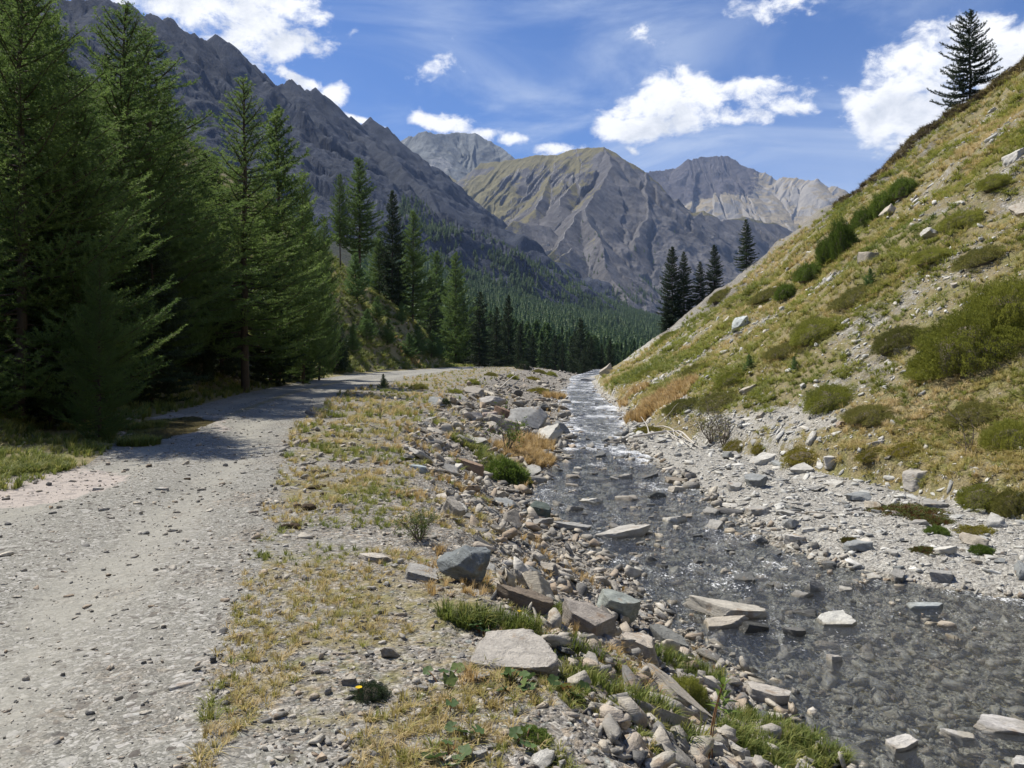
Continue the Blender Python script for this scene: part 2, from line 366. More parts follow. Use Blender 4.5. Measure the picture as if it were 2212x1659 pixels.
def water_material(name, tint, rough, b1, b2, sc, murk=None, cloudy=.5):
    m, t, o = new_mat(name)
    pos = t.new('ShaderNodeNewGeometry').outputs['Position']
    a = t.noise(t.mapv(pos, (1, .55, 1)), sc, 4, .6, .6); b = t.noise(pos, sc * 5, 3, .6, .3)
    nrm = bump(t, t.math('ADD', t.math('MULTIPLY', a, b1), t.math('MULTIPLY', b, b2)), 1.0, 1.0)
    fr = t.new('ShaderNodeFresnel'); fr.inputs[0].default_value = 1.33; t.put(fr.inputs['Normal'], nrm)
    tr = t.new('ShaderNodeBsdfTransparent'); tr.inputs[0].default_value = (*tint, 1)
    gl = t.new('ShaderNodeBsdfGlossy'); t.put(gl.inputs['Roughness'], t.math('MULTIPLY_ADD', t.ss(attr(t, 'foam_glint', 'Fac'), .08, .4), .26, rough)); t.put(gl.inputs['Normal'], nrm)
    gl.inputs['Color'].default_value = (.95, .93, .90, 1)
    foam_glint = t.new('ShaderNodeBsdfDiffuse'); foam_glint.inputs[0].default_value = (.75, .77, .78, 1)  # one white serves both the foam and the painted glints
    mx = t.new('ShaderNodeMixShader'); t.put(mx.inputs[0], fr.outputs[0]); t.l.new(tr.outputs[0], mx.inputs[1]); t.l.new(gl.outputs[0], mx.inputs[2])
    fo = attr(t, 'foam_glint', 'Fac')
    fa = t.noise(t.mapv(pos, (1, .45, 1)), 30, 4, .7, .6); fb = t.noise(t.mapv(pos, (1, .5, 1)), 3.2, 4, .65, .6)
    glint_specks = t.math('MULTIPLY', t.ss(t.noise(t.mapv(pos, (1, .5, 1)), 42, 3, .8, .8), .61, .66), t.math('MULTIPLY', t.ss(fb, .40, .58), t.ss(fo, .03, .12)))  # white diffuse specks painted on the water as sun sparkle
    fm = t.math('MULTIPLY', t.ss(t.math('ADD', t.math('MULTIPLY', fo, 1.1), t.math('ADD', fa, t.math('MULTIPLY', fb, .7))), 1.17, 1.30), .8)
    fm = t.math('MAXIMUM', fm, t.math('MULTIPLY', glint_specks, .8))
    m2 = t.new('ShaderNodeMixShader'); t.put(m2.inputs[0], fm); t.l.new(mx.outputs[0], m2.inputs[1]); t.l.new(foam_glint.outputs[0], m2.inputs[2])
    if murk:
        dm = t.new('ShaderNodeBsdfDiffuse'); dm.inputs[0].default_value = (*murk, 1); m3 = t.new('ShaderNodeMixShader'); m3.inputs[0].default_value = cloudy
        t.l.new(tr.outputs[0], m3.inputs[1]); t.l.new(dm.outputs[0], m3.inputs[2]); t.l.new(m3.outputs[0], mx.inputs[1])
    t.l.new(m2.outputs[0], o.inputs[0]); return m
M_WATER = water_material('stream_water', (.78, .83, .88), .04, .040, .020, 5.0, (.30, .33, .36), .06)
M_PUD = water_material('puddle_water', (.80, .72, .50), .03, .0015, .0004, 3.0, (.30, .26, .14))

def leaf_material(name, stops, transl=.35, per=True, rough=.6, spec=.3):
    m, t, o = new_mat(name)
    tint = attr(t, 'tint', 'Fac')
    if per: tint = t.math('ADD', t.math('MULTIPLY', tint, .6), t.math('MULTIPLY', t.new('ShaderNodeObjectInfo').outputs['Random'], .4))
    col = t.ramp(tint, stops)
    p = t.new('ShaderNodeBsdfPrincipled'); t.put(p.inputs['Base Color'], col); p.inputs['Roughness'].default_value = rough; p.inputs['Specular IOR Level'].default_value = spec
    tl = t.new('ShaderNodeBsdfTranslucent'); t.put(tl.inputs[0], col)
    mx = t.new('ShaderNodeMixShader'); mx.inputs[0].default_value = transl
    t.l.new(p.outputs[0], mx.inputs[1]); t.l.new(tl.outputs[0], mx.inputs[2]); t.l.new(mx.outputs[0], o.inputs[0]); return m
M_NEEDLE = leaf_material('larch_needles', [(0, (.060, .108, .032)), (.5, (.115, .185, .050)), (1, (.215, .30, .082))], .55)
M_NEEDLE2 = leaf_material('young_larch_needles', [(0, (.07, .13, .04)), (1, (.16, .26, .08))], .5)
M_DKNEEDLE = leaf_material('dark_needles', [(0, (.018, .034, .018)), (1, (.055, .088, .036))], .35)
M_FAR = leaf_material('forest_needles', [(0, (.045, .085, .036)), (.5, (.095, .160, .058)), (1, (.16, .235, .085))], .4)
M_GRASS = leaf_material('dry_grass', [(0, (.13, .17, .035)), (.35, (.24, .265, .06)), (.6, (.36, .33, .11)), (.85, (.48, .38, .16)), (1, (.58, .47, .27))], .4, False)
M_GGRASS = leaf_material('green_grass', [(0, (.08, .12, .025)), (.6, (.18, .22, .05)), (1, (.34, .33, .10))], .4, False)
M_CREST = leaf_material('reddish_heath', [(0, (.05, .038, .024)), (.6, (.10, .078, .042)), (1, (.19, .16, .06))], .3, False)
M_ORANGE = leaf_material('orange_grass', [(0, (.34, .23, .09)), (.6, (.50, .36, .16)), (1, (.62, .48, .27))], .4, False)
M_JUN = leaf_material('juniper_leaves', [(0, (.12, .14, .025)), (.5, (.25, .27, .05)), (1, (.40, .40, .10))], .45)
M_HEATH = leaf_material('heath_leaves', [(0, (.10, .11, .032)), (.5, (.20, .205, .055)), (1, (.32, .29, .095))], .4)
M_BUSH = leaf_material('bush_leaves', [(0, (.07, .12, .02)), (1, (.19, .26, .055))], .45)
M_YEL = leaf_material('yellow_moss', [(0, (.14, .14, .02)), (1, (.38, .33, .05))], .3)
M_MAT = leaf_material('red_green_cushion', [(0, (.13, .04, .02)), (.4, (.16, .09, .03)), (.6, (.10, .13, .03)), (1, (.17, .20, .05))], .3, False)
M_LEAF = leaf_material('butterbur_leaf', [(0, (.05, .09, .03)), (.7, (.10, .16, .05)), (.86, (.16, .20, .06)), (.93, (.30, .14, .04)), (1, (.36, .17, .06))], .3, False)
def plain(name, c, rough=.9, nz=20):
    m, t, o = new_mat(name); pos = t.new('ShaderNodeTexCoord').outputs['Object']
    n = t.noise(t.mapv(pos, (1, 1, .3)), nz, 4, .6)
    col = t.mix(n, tuple(v * .5 for v in c), tuple(min(1, v * 1.4) for v in c))
    principled(t, o, col, rough, bump(t, n, .02, .7)); return m
M_BARK = plain('larch_bark', (.085, .068, .055)); M_TWIG = plain('grey_twig', (.16, .135, .11)); M_DRIFT = plain('bleached_wood', (.50, .47, .42), nz=30)
M_DUNG = plain('dung', (.05, .033, .018)); M_STEM = plain('plant_stem', (.22, .12, .06)); M_FLOWER = plain('yellow_petals', (.75, .50, .02))

def mountain_material(name, rock, scree, grass):
    m, t, o = new_mat(name)
    pos = t.new('ShaderNodeNewGeometry').outputs['Position']
    g, s, k = t.sep(attr(t, 'mask'))[:3]
    pz = t.mapv(pos, (1, 1, .32))
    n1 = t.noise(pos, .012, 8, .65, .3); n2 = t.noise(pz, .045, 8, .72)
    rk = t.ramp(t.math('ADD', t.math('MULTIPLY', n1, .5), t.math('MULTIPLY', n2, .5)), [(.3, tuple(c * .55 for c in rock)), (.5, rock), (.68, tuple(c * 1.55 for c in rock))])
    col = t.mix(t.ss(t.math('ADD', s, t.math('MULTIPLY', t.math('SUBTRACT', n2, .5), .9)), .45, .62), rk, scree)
    gr = t.ramp(n2, [(.3, tuple(c * .6 for c in grass)), (.6, grass), (.8, (grass[0] * 1.5, grass[1] * 1.3, grass[2] * 1.2))])
    col = t.mix(t.math('MULTIPLY', t.ss(t.math('ADD', g, t.math('MULTIPLY', t.math('SUBTRACT', n2, .5), 1.3)), .44, .58), .85), col, gr)
    h = t.math('ADD', t.math('MULTIPLY', n2, 1.3), t.math('MULTIPLY', t.noise(pz, .17, 5, .75), .7))
    principled(t, o, col, .95, bump(t, h, 9.0, .9), .1); return m
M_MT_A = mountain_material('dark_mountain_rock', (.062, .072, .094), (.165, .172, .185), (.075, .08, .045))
M_MT_B = mountain_material('grey_mountain_rock', (.150, .147, .150), (.33, .32, .30), (.24, .215, .105))
M_MT_C = mountain_material('far_mountain_rock', (.105, .10, .108), (.37, .345, .30), (.37, .31, .20))
M_MT_D = mountain_material('pale_summit_rock', (.20, .215, .215), (.34, .34, .33), (.17, .16, .07))

# ------------------------------------------------------------------ near land: one sheet split where its surface changes
def build_land():
    a_f = np.linspace(-36, 36, 600); a_l = np.linspace(-180, -36, 70)[:-1]; a_r = np.linspace(36, 180, 70)[1:]
    ang = np.radians(np.concatenate([a_l, a_f, a_r]))
    rad = np.concatenate([[.02, .4], np.exp(np.linspace(math.log(.8), math.log(270), 860))])
    A, Rr = np.meshgrid(ang, rad)
    X = Rr * np.sin(A); Y = Rr * np.cos(A)
    x = X.ravel(); y = Y.ravel()
    z = H(x, y)
    nr, na = A.shape
    rl, rr, wl, wr, hf, lf = RL(y), RR(y), WL(y), WR(y), HF(y), LF(y)
    nz = fbm(x * .8, y * .8, 3, 21)
    nz2 = fbm(x * 3.1, y * 3.1, 3, 23)
    road = sstep(rl - .15, rl + .35, x + nz * .5 + nz2 * .3) * sstep(rr + .8, rr - .7, x + nz * 1.1 + nz2 * .9)
    # verge turf thickens away from the wheels; strip of turf between the ruts further on
    q = (x - rl) / (rr - rl)
    mid = np.exp(-((q - .47) / .07) ** 2) * sstep(15, 24, y) * sstep(60, 45, y)
    road = road * (1 - .75 * mid * sstep(-.1, .25, nz))
    rut = np.exp(-((q - .25) / .12) ** 2) + np.exp(-((q - .72) / .12) ** 2)
    u = np.clip((x - rr) / (wl - rr), 0, 1)
    verge = (x > rr) & (x < wl)
    g = np.where(verge, .30 * sstep(.62, .25, u) + .16 + .35 * fbm(x * .45, y * .45, 3, 24), 0)
    g = np.where((x < rl + .1), .95, g)
    g = np.maximum(g, mid * .6)
    d = x - hf
    patch = fbm(x * .22, y * .16, 3, 61) + .35 * fbm(x * .9, y * .7, 2, 64)
    g = np.where(d > 0, .92 + patch * .85, g)
    b = np.where(d > 0, -.02 - patch * .9 + .40 * sstep(3.5, 0, d), 0)
    # the strip of bare scree under the crest of the hillside
    crest = sstep(58, 70, y) * (d > 3) * sstep(-.25, .1, patch + .25)
    b = np.maximum(b, crest * .75); g = g * (1 - .5 * crest)
    band = sstep(57, 64, y + 9 * patch) * sstep(5, 9, d); b = np.maximum(b, band * .50); g = g * (1 - .8 * band)
    bar = (x > wr) & (x < hf); b = np.where(bar, .95, b); g = np.where(bar, 0, g)
    b = np.where(verge, .25 * sstep(.4, .8, u), b)
    wet = sstep(ZW + .03, ZW - .02, z) * (x > wl - .5) * (x < hf + .5)
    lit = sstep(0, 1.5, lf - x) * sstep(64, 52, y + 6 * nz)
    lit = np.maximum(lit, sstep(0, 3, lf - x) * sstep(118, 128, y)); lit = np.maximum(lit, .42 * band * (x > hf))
    mud = np.maximum(sstep(-.5, .1, 1 - np.hypot((x + 6.35) / 1.4, (y - 9.6) / 1.5)), .0) * (x < rr) * .6
    mud = mud + .5 * sstep(-.35, 0, puddle_mask(x, y)) * sstep(.2, 0, puddle_mask(x, y))
    m1 = np.stack([road, np.clip(g, 0, 1), np.clip(b, 0, 1)], 1); m2 = np.stack([wet, lit, mud], 1); m3 = rut * (x > rl) * (x < rr) * (.7 + .6 * nz)
    V = np.stack([x, y, z], 1)
    idx = np.arange(nr * na).reshape(nr, na)
    q4 = np.stack([idx[:-1, :-1], idx[:-1, 1:], idx[1:, 1:], idx[1:, :-1]], -1).reshape(-1, 4)
    wrap = np.stack([idx[:-1, -1], idx[:-1, 0], idx[1:, 0], idx[1:, -1]], -1)
    q4 = np.concatenate([q4, wrap])
    cx, cy = x[q4].mean(1), y[q4].mean(1)
    onroad = (road[q4].mean(1) > .5) & (cy > -25) & (cy < 160)
    cls = np.zeros(len(q4), int)
    cls[(cx > WL(cy)) & (cx <= WR(cy))] = 1
    cls[(cx > WR(cy)) & (cx <= HF(cy))] = 2
    cls[cx > HF(cy)] = 3
    cls[cx < LF(cy)] = 4
    cls[onroad] = 5
    for k, nm in enumerate(['ground', 'stream_bed', 'gravel_bar_ground', 'hillside', 'wooded_hillside', 'road']):
        f = q4[cls == k]
        if not len(f): continue
        used, inv = np.unique(f, return_inverse=True)
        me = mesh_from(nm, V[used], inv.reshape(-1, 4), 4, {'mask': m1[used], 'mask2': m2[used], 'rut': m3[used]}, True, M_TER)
        tag(link(nm, me), kind='structure')
build_land()

# ------------------------------------------------------------------ water
def build_water():
    a = np.radians(np.linspace(-12, 50, 360)); r = np.exp(np.linspace(math.log(2.2), math.log(150), 420))
    A, Rr = np.meshgrid(a, r); x = (Rr * np.sin(A)).ravel(); y = (Rr * np.cos(A)).ravel()
    near = sstep(40, 12, np.hypot(x, y))
    z = ZW + .010 * fbm(x * 3.1, y * 2.2, 3, 51) * 1.6 + near * .004 * fbm(x * 14, y * 11, 2, 53)
    riff = fbm(x * .5, y * .35, 2, 55)
    bedz = H(x, y)
    shallow = sstep(-.20, -.03, bedz - ZW)
    foam_glint = .06 * sstep(5, 9, y) + .12 * sstep(-.1, .5, riff) * sstep(7, 10, y) + .06 * shallow * sstep(6, 9, y) + .11 * sstep(14, 30, y) + .06 * sstep(6, 9, y)  # where foam and the painted sun glints may show
    ok = (x > WL(y) - 1.0) & (x < HF(y) + .6)
    n = A.shape; idx = np.arange(x.size).reshape(n)
    q4 = np.stack([idx[:-1, :-1], idx[:-1, 1:], idx[1:, 1:], idx[1:, :-1]], -1).reshape(-1, 4)
    q4 = q4[ok[q4].all(1)]
    used, inv = np.unique(q4, return_inverse=True)
    V = np.stack([x, y, z], 1)[used]
    me = mesh_from('stream_water', V, inv.reshape(-1, 4), 4, {'foam_glint': foam_glint[used]}, True, M_WATER)
    tag(link('stream_water', me), kind='structure')
    t = np.linspace(0, 2 * math.pi, 49)[:-1]; c, s = math.cos(.33), math.sin(.33)
    ring = [(PUD[0], PUD[1], 0)] + [(PUD[0] + 1.2 * math.cos(k) * c - 3.3 * math.sin(k) * s * -1 * -1, PUD[1] + 1.2 * math.cos(k) * s + 3.3 * math.sin(k) * c, 0) for k in t]
    V = np.array(ring); V[:, 2] = -.035
    Fc = np.array([(0, 1 + i, 1 + (i + 1) % 48) for i in range(48)])
    me = mesh_from('puddle', V, Fc, 3, {'foam_glint': np.zeros(len(V))}, True, M_PUD)
    tag(link('puddle_water', me), kind='structure')
build_water()

# ------------------------------------------------------------------ far land: ridges with spurs, built where they stand
def tent(x, y, ridges):
    """height of a landscape given by its ridge lines: each is (points, steepness near, steepness far, fade)"""
    best = np.full(x.shape, -1e9); bt = np.zeros(x.shape); bd = np.zeros(x.shape)
    for k, (pts, s0, s1, fade, jag) in enumerate(ridges):
        p = np.array(pts); acc = 0.0
        for i in range(len(p) - 1):
            a, b = p[i], p[i + 1]; ab = b[:2] - a[:2]; L = float(np.hypot(*ab))
            t = np.clip(((x - a[0]) * ab[0] + (y - a[1]) * ab[1]) / (L * L), 0, 1)
            dx = x - a[0] - ab[0] * t; dy = y - a[1] - ab[1] * t; d = np.hypot(dx, dy)
            zr = a[2] + (b[2] - a[2]) * t
            tt = acc + t * L
            zr = zr + jag * (fbm(tt / 70., tt * 0 + k, 4, 90 + k, .6))
            f = s1 * d + (s0 - s1) * fade * (1 - np.exp(-d / fade))
            h = zr - f
            m = h > best
            best = np.where(m, h, best); bt = np.where(m, tt + 5000 * k, bt); bd = np.where(m, d, bd)
            acc += L
    return best, bt, bd
def far_patch(name, mat, ridges, az0, az1, y0, y1, na, ny, gully, floor=None, maskf=None, seed=0, scale=100.):
    """a sheet of land over a sector, finest where it is nearest"""
    ta = np.linspace((az0 - 1106) / F, (az1 - 1106) / F, na); yy = np.exp(np.linspace(math.log(y0), math.log(y1), ny))
    T, Y = np.meshgrid(ta, yy); X = T * Y
    x, y = X.ravel(), Y.ravel()
    wx = x + scale * .22 * fbm(x / scale * 1.4, y / scale * 1.4, 3, seed + 21) + scale * .5 * fbm(x / scale / 2.2, y / scale / 2.2, 3, seed + 1); wy = y + scale * .38 * fbm(x / scale / 2.2 + 40, y / scale / 2.2, 3, seed + 2)
    h0, t, d = tent(wx * .4 + x * .6, wy * .4 + y * .6, ridges)
    am = np.clip(d / (scale * 1.6), 0.05, 1)
    gl = ridged(t / (scale * .52) + .3 * fbm(x / scale, y / scale, 2, seed + 9), d / (scale * 5), 4, seed + 3, .55) - 1.2
    rg = ridged(x / (scale * 1.3), y / (scale * 1.3), 6, seed + 4, .58) - 1.3
    lg = fbm(x / (scale * 5), y / (scale * 5), 3, seed + 14)
    h = h0 + gully * am * (gl * (.80 + .7 * lg) + rg * (.26 - .2 * lg)) + gully * .9 * am * lg
    if floor is not None: h = np.maximum(h, floor(x, y))
    Hg = h.reshape(X.shape)
    gy, gx = np.gradient(Hg); dX = np.gradient(X, axis=1); dYd = np.gradient(Y, axis=0)
    slope = np.hypot(gx / np.maximum(dX, 1e-3), gy / np.maximum(dYd, 1e-3)).ravel()
    lap = (np.roll(Hg, 1, 1) + np.roll(Hg, -1, 1) - 2 * Hg).ravel() / np.maximum(dX.ravel(), .1)
    n1 = fbm(x / (scale * 2), y / (scale * 2), 4, seed + 6)
    g, s = maskf(x, y, h, slope, d, t, n1, gl, lap)
    V = np.stack([x, y, h], 1); idx = np.arange(x.size).reshape(X.shape)
    q4 = np.stack([idx[:-1, :-1], idx[:-1, 1:], idx[1:, 1:], idx[1:, :-1]], -1).reshape(-1, 4)
    me = mesh_from(name, V, q4, 4, {'mask': np.stack([np.clip(g, 0, 1), np.clip(s, 0, 1), n1 * 0], 1)}, True, mat)
    tag(link(name, me), kind='structure')
    return V, g

A_SKY = [P(-500, -420, 1050), P(-150, -170, 1200), P(130, 0, 1350), P(230, -3, 1400), P(273, 16, 1440), P(309, 12, 1480), P(340, 27, 1500), P(375, 51, 1530), P(441, 86, 1600), P(469, 82, 1640), P(508, 113, 1680), P(559, 156, 1750), P(570, 154, 1765), P(594, 176, 1800), P(625, 184, 1840), P(641, 176, 1860), P(664, 188, 1890), P(703, 211, 1930), P(738, 254, 2000), P(781, 270, 2150), P(805, 266, 2250), P(840, 285, 2450), P(866, 304, 2600)]
S1 = [P(703, 211, 1930), P(745, 268, 1880), P(820, 306, 1800), P(875, 368, 1650), P(910, 410, 1560), P(964, 487, 1430), P(1003, 546, 1330), P(1040, 600, 1200)]
S2 = [P(866, 304, 2600), P(894, 347, 2520), P(957, 418, 2350), P(1023, 479, 2180), P(1058, 515, 2080), P(1121, 558, 1980), P(1179, 597, 1880), P(1238, 618, 1800), P(1300, 640, 1700), P(1414, 690, 1500)]
S0 = [P(441, 86, 1600), P(450, 200, 1450), P(500, 330, 1300), P(560, 420, 1150)]
S0b = [P(641, 176, 1860), P(660, 260, 1720), P(700, 350, 1560), P(760, 450, 1400)]
def mA(x, y, h, sl, d, t, n, gl, lap):
    return sstep(.2, .6, n + .25 - .3 * sl) * .5 * sstep(300, 120, h), sstep(.1, .8, n * .8 + gl * .5) * .45
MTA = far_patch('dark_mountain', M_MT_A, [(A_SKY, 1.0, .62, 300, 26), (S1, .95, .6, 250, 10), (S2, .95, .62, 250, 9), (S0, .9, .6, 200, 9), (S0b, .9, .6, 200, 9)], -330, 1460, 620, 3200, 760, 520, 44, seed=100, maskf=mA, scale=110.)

B_SKY = [P(1040, 352, 3350), P(1115, 343, 3200), P(1160, 333, 3150), P(1207, 335, 3100), P(1253, 321, 3000), P(1300, 318, 2900), P(1324, 329, 2880), P(1355, 352, 2850), P(1386, 374, 2820), P(1421, 399, 2800), P(1472, 446, 2780), P(1492, 458, 2780), P(1519, 457, 2780), P(1555, 475, 2800), P(1582, 475, 2850), P(1621, 469, 2900), P(1696, 494, 3000), P(1800, 560, 3100)]
D_SKY = [P(850, 312, 4000), P(880, 296, 4000), P(918, 283, 3950), P(941, 290, 4000), P(988, 286, 4100), P(1035, 290, 4100), P(1074, 313, 4050), P(1115, 343, 3900)]
BS = [[P(1300, 318, 2900), P(1322, 366, 2720), P(1262, 450, 2400), P(1210, 512, 2200), P(1165, 562, 2040)],
      [P(1516, 457, 2780), P(1480, 495, 2560), P(1452, 533, 2400), P(1420, 590, 2200)],
      [P(1207, 335, 3100), P(1195, 395, 2840), P(1158, 450, 2600)],
      [P(1253, 321, 3000), P(1250, 390, 2760), P(1215, 440, 2560)],
      [P(1185, 486, 2300), P(1117, 477, 2280), P(1070, 515, 2180), P(1040, 545, 2100)],
      [P(1262, 450, 2400), P(1290, 520, 2180), P(1322, 590, 2010), P(1350, 640, 1900)],
      [P(1222, 536, 2120), P(1195, 560, 2050), P(1165, 595, 1960)],
      [P(1310, 600, 2020), P(1360, 598, 2040), P(1400, 640, 2000), P(1440, 690, 1940)],
      [P(1386, 374, 2820), P(1390, 450, 2540), P(1370, 530, 2300)],
      [P(1621, 469, 2900), P(1600, 540, 2620), P(1560, 600, 2420)],
      [P(900, 330, 3800), P(1000, 400, 3400), P(1080, 470, 2900), P(1100, 520, 2600)]]
def mB(x, y, h, sl, d, t, n, gl, lap):
    left = sstep(P(1340, 0, 2700)[0], P(1230, 0, 2700)[0], x * 2700 / y)
    lo = np.exp(-((h - 250) / 150) ** 2)
    g = left * (.74 + 1.0 * n - .20 * sl) + (1 - left) * .18 * sstep(1.2, .6, sl)
    g = np.maximum(g, sstep(60, 10, d) * (h > 480) * (t < 4000) * .8)
    return g * sstep(60, 180, h), sstep(-.1, .5, -lap * .8 + n * .6) * (.3 + .4 * left)
MTB = far_patch('central_mountain', M_MT_B, [(B_SKY, 1.0, .74, 300, 6)] + [(b, 1.0, .72, 160, 6) for b in BS], 820, 1900, 1640, 3500, 700, 560, 44, seed=200, maskf=mB, scale=125.)
def mD(x, y, h, sl, d, t, n, gl, lap): return sstep(.8, .4, sl + n * .3) * .5 * sstep(700, 400, h + 0 * n), sstep(0, .5, n) * .6
far_patch('pale_summit', M_MT_D, [(D_SKY, 1.0, .55, 260, 14)], 780, 1250, 3000, 4400, 330, 260, 34, seed=300, maskf=mD, scale=120.)
C_SKY = [P(1340, 400, 5300), P(1391, 373, 5300), P(1418, 369, 5350), P(1465, 363, 5400), P(1481, 348, 5400), P(1500, 341, 5400), P(1520, 338, 5400), P(1543, 336, 5400), P(1560, 339, 5400), P(1575, 338, 5400), P(1598, 353, 5350), P(1621, 363, 5300), P(1676, 385, 5200), P(1715, 385, 5100), P(1762, 391, 5000), P(1817, 408, 4900), P(1900, 440, 4800)]
CS = [[P(1560, 339, 5400), P(1570, 400, 5150), P(1600, 450, 4950)], [P(1500, 341, 5400), P(1480, 400, 5200), P(1440, 450, 5000)], [P(1715, 385, 5100), P(1700, 450, 4850), P(1690, 500, 4700)], [P(1640, 372, 5280), P(1640, 430, 5000)]]
def mC(x, y, h, sl, d, t, n, gl, lap):
    rocky = sstep(P(1690, 0, 5300)[0], P(1560, 0, 5300)[0], x * 5300 / y) * sstep(880, 1080, h + 90 * n)
    return (1 - rocky) * sstep(1.5, .7, sl + n * .6) * .85, (1 - rocky) * .8
far_patch('far_peak', M_MT_C, [(C_SKY, .95, .6, 350, 22)] + [(c, .9, .6, 250, 16) for c in CS], 1300, 1950, 3900, 5900, 520, 380, 42, seed=400, maskf=mC, scale=150.)

# forested valley side: heights from a table of sight lines
FPX = np.array([-400, 300, 850, 1000, 1200, 1430, 1600, 2300.]); FY = np.array([130, 200, 300, 500, 800, 1200, 1600, 1950.])
FPY = np.array([[640, 600, 520, 450, 400, 360, 340, 330], [680, 620, 560, 490, 440, 400, 390, 390], [770, 735, 700, 650, 590, 540, 520, 515], [800, 770, 745, 700, 650, 600, 566, 570],
                [850, 810, 785, 747, 708, 668, 632, 640], [905, 865, 835, 790, 752, 718, 695, 700], [930, 890, 855, 815, 775, 740, 720, 720], [950, 910, 880, 840, 800, 770, 750, 745.]])
def HFOR(x, y):
    x = np.asarray(x, float); y = np.asarray(y, float)
    px = 1106 + F * x / y
    i = np.clip(np.searchsorted(FPX, px) - 1, 0, len(FPX) - 2); j = np.clip(np.searchsorted(FY, y) - 1, 0, len(FY) - 2)
    u = np.clip((px - FPX[i]) / (FPX[i + 1] - FPX[i]), 0, 1); v = np.clip((y - FY[j]) / (FY[j + 1] - FY[j]), 0, 1)
    py = (FPY[i, j] * (1 - u) + FPY[i + 1, j] * u) * (1 - v) + (FPY[i, j + 1] * (1 - u) + FPY[i + 1, j + 1] * u) * v
    z = EYE + (HZ - py) / F * y
    return z + fbm(x / 90, y / 90, 4, 500) * 9 * sstep(150, 500, y)
def build_forest_floor():
    ta = np.linspace((-300 - 1106) / F, (2250 - 1106) / F, 300); yy = np.exp(np.linspace(math.log(135), math.log(1950), 260))
    T, Y = np.meshgrid(ta, yy); X = T * Y; x, y = X.ravel(), Y.ravel(); z = HFOR(x, y)
    idx = np.arange(x.size).reshape(X.shape); q4 = np.stack([idx[:-1, :-1], idx[:-1, 1:], idx[1:, 1:], idx[1:, :-1]], -1).reshape(-1, 4)
    me = mesh_from('forest_slope', np.stack([x, y, z], 1), q4, 4, {'mask': np.stack([x * 0 + .8, x * 0 + .2, x * 0], 1)}, True, M_MT_A)
    tag(link('forest_slope', me), kind='structure')
build_forest_floor()
def Hfar(x, y): return HFOR(x, y)
# plain ground far out all round, so the land reaches the horizon from any side
def build_outer():
    t = np.linspace(0, 2 * math.pi, 97); rr = np.array([200, 600, 2000, 9000.])
    A, Q = np.meshgrid(t, rr); x = (Q * np.sin(A)).ravel(); y = (Q * np.cos(A)).ravel(); z = -42 + 0 * x
    idx = np.arange(x.size).reshape(A.shape); q4 = np.stack([idx[:-1, :-1], idx[:-1, 1:], idx[1:, 1:], idx[1:, :-1]], -1).reshape(-1, 4)
    me = mesh_from('valley_floor', np.stack([x, y, z], 1), q4, 4, {'mask': np.stack([x * 0 + .8, x * 0 + .2, x * 0], 1)}, True, M_MT_A)
    tag(link('valley_floor', me), kind='structure')
build_outer()

# ------------------------------------------------------------------ air
def build_haze():
    bm = bmesh.new(); bmesh.ops.create_cube(bm, size=1.0)
    me = bpy.data.meshes.new('haze')
    for v in bm.verts: v.co = Vector((v.co.x * 19000, v.co.y * 19000, -43.5 if v.co.z < 0 else 1500))
    bm.to_mesh(me); bm.free()
    m, t, o = new_mat('air'); p = t.new('ShaderNodeVolumePrincipled')
    p.inputs['Color'].default_value = (.50, .66, 1.0, 1); p.inputs['Density'].default_value = HAZE_D; p.inputs['Anisotropy'].default_value = 0.0
    t.l.new(p.outputs[0], o.inputs['Volume']); me.materials.append(m)
    tag(link('haze', me), kind='stuff', label='thin blue mountain air that fades the far peaks', cat='haze')
HAZE_D = 0.00005
build_haze()
# ------------------------------------------------------------------ stones
def ico(sub):
    bm = bmesh.new(); bmesh.ops.create_icosphere(bm, subdivisions=sub, radius=1.0)
    V = np.array([v.co[:] for v in bm.verts]); Fc = np.array([[v.index for v in f.verts] for f in bm.faces]); bm.free(); return V, Fc
ICO = {k: ico(k) for k in (1, 2, 3, 4, 5)}
def rock_geo(seed, sub, cuts=11, lo=.50, hi=1.02, noise=.035, strata=0.0, slab=0, tab=0):
    """an angular stone: a ball planed off by random cuts, then roughened; half-size about 1 along every axis"""
    r = np.random.RandomState(seed); V, Fc = ICO[sub]; V = V.copy() * 1.25
    N = r.normal(size=(cuts, 3)); N[:, 2] *= (.18 if tab else .6)
    if slab: N = np.concatenate([N, [[.06, .03, 1], [-.05, .04, -1]]])
    N /= np.linalg.norm(N, axis=1, keepdims=True); off = r.uniform(lo, hi, len(N))
    if slab: off[-2:] = slab
    for _ in range(2):
        for n, d in zip(N, off):
            q = V @ n - d; V -= np.maximum(q, 0)[:, None] * n
    if noise and sub > 1:
        nz = fbm(V[:, 0] * 1.5 + V[:, 2] * 1.3 + seed, V[:, 1] * 1.5 - V[:, 2], 5, seed, .6)
        n2 = ridged(V[:, 0] * 2.6 + V[:, 2] + seed, V[:, 1] * 2.6 - V[:, 2] * 1.5, 3, seed + 9)
        V *= (1 + noise * (3.4 * nz + .9 * n2))[:, None]
    if strata:
        lay = pn(V[:, 2] * 9 + .4 * V[:, 0], V[:, 0] * .5 + V[:, 1] * .4 + seed, seed + 4)
        side = np.clip(1.3 - np.abs(V[:, 2]) / (slab or 1), 0, 1)
        V[:, :2] *= (1 + strata * lay * side)[:, None]
    V /= np.abs(V).max(0); return V, Fc
def rock_mesh(name, seed, sub, mat, smooth=False, **k):
    V, Fc = rock_geo(seed, sub, **k); me = mesh_from(name, V, Fc, 3, None, smooth, mat); return me
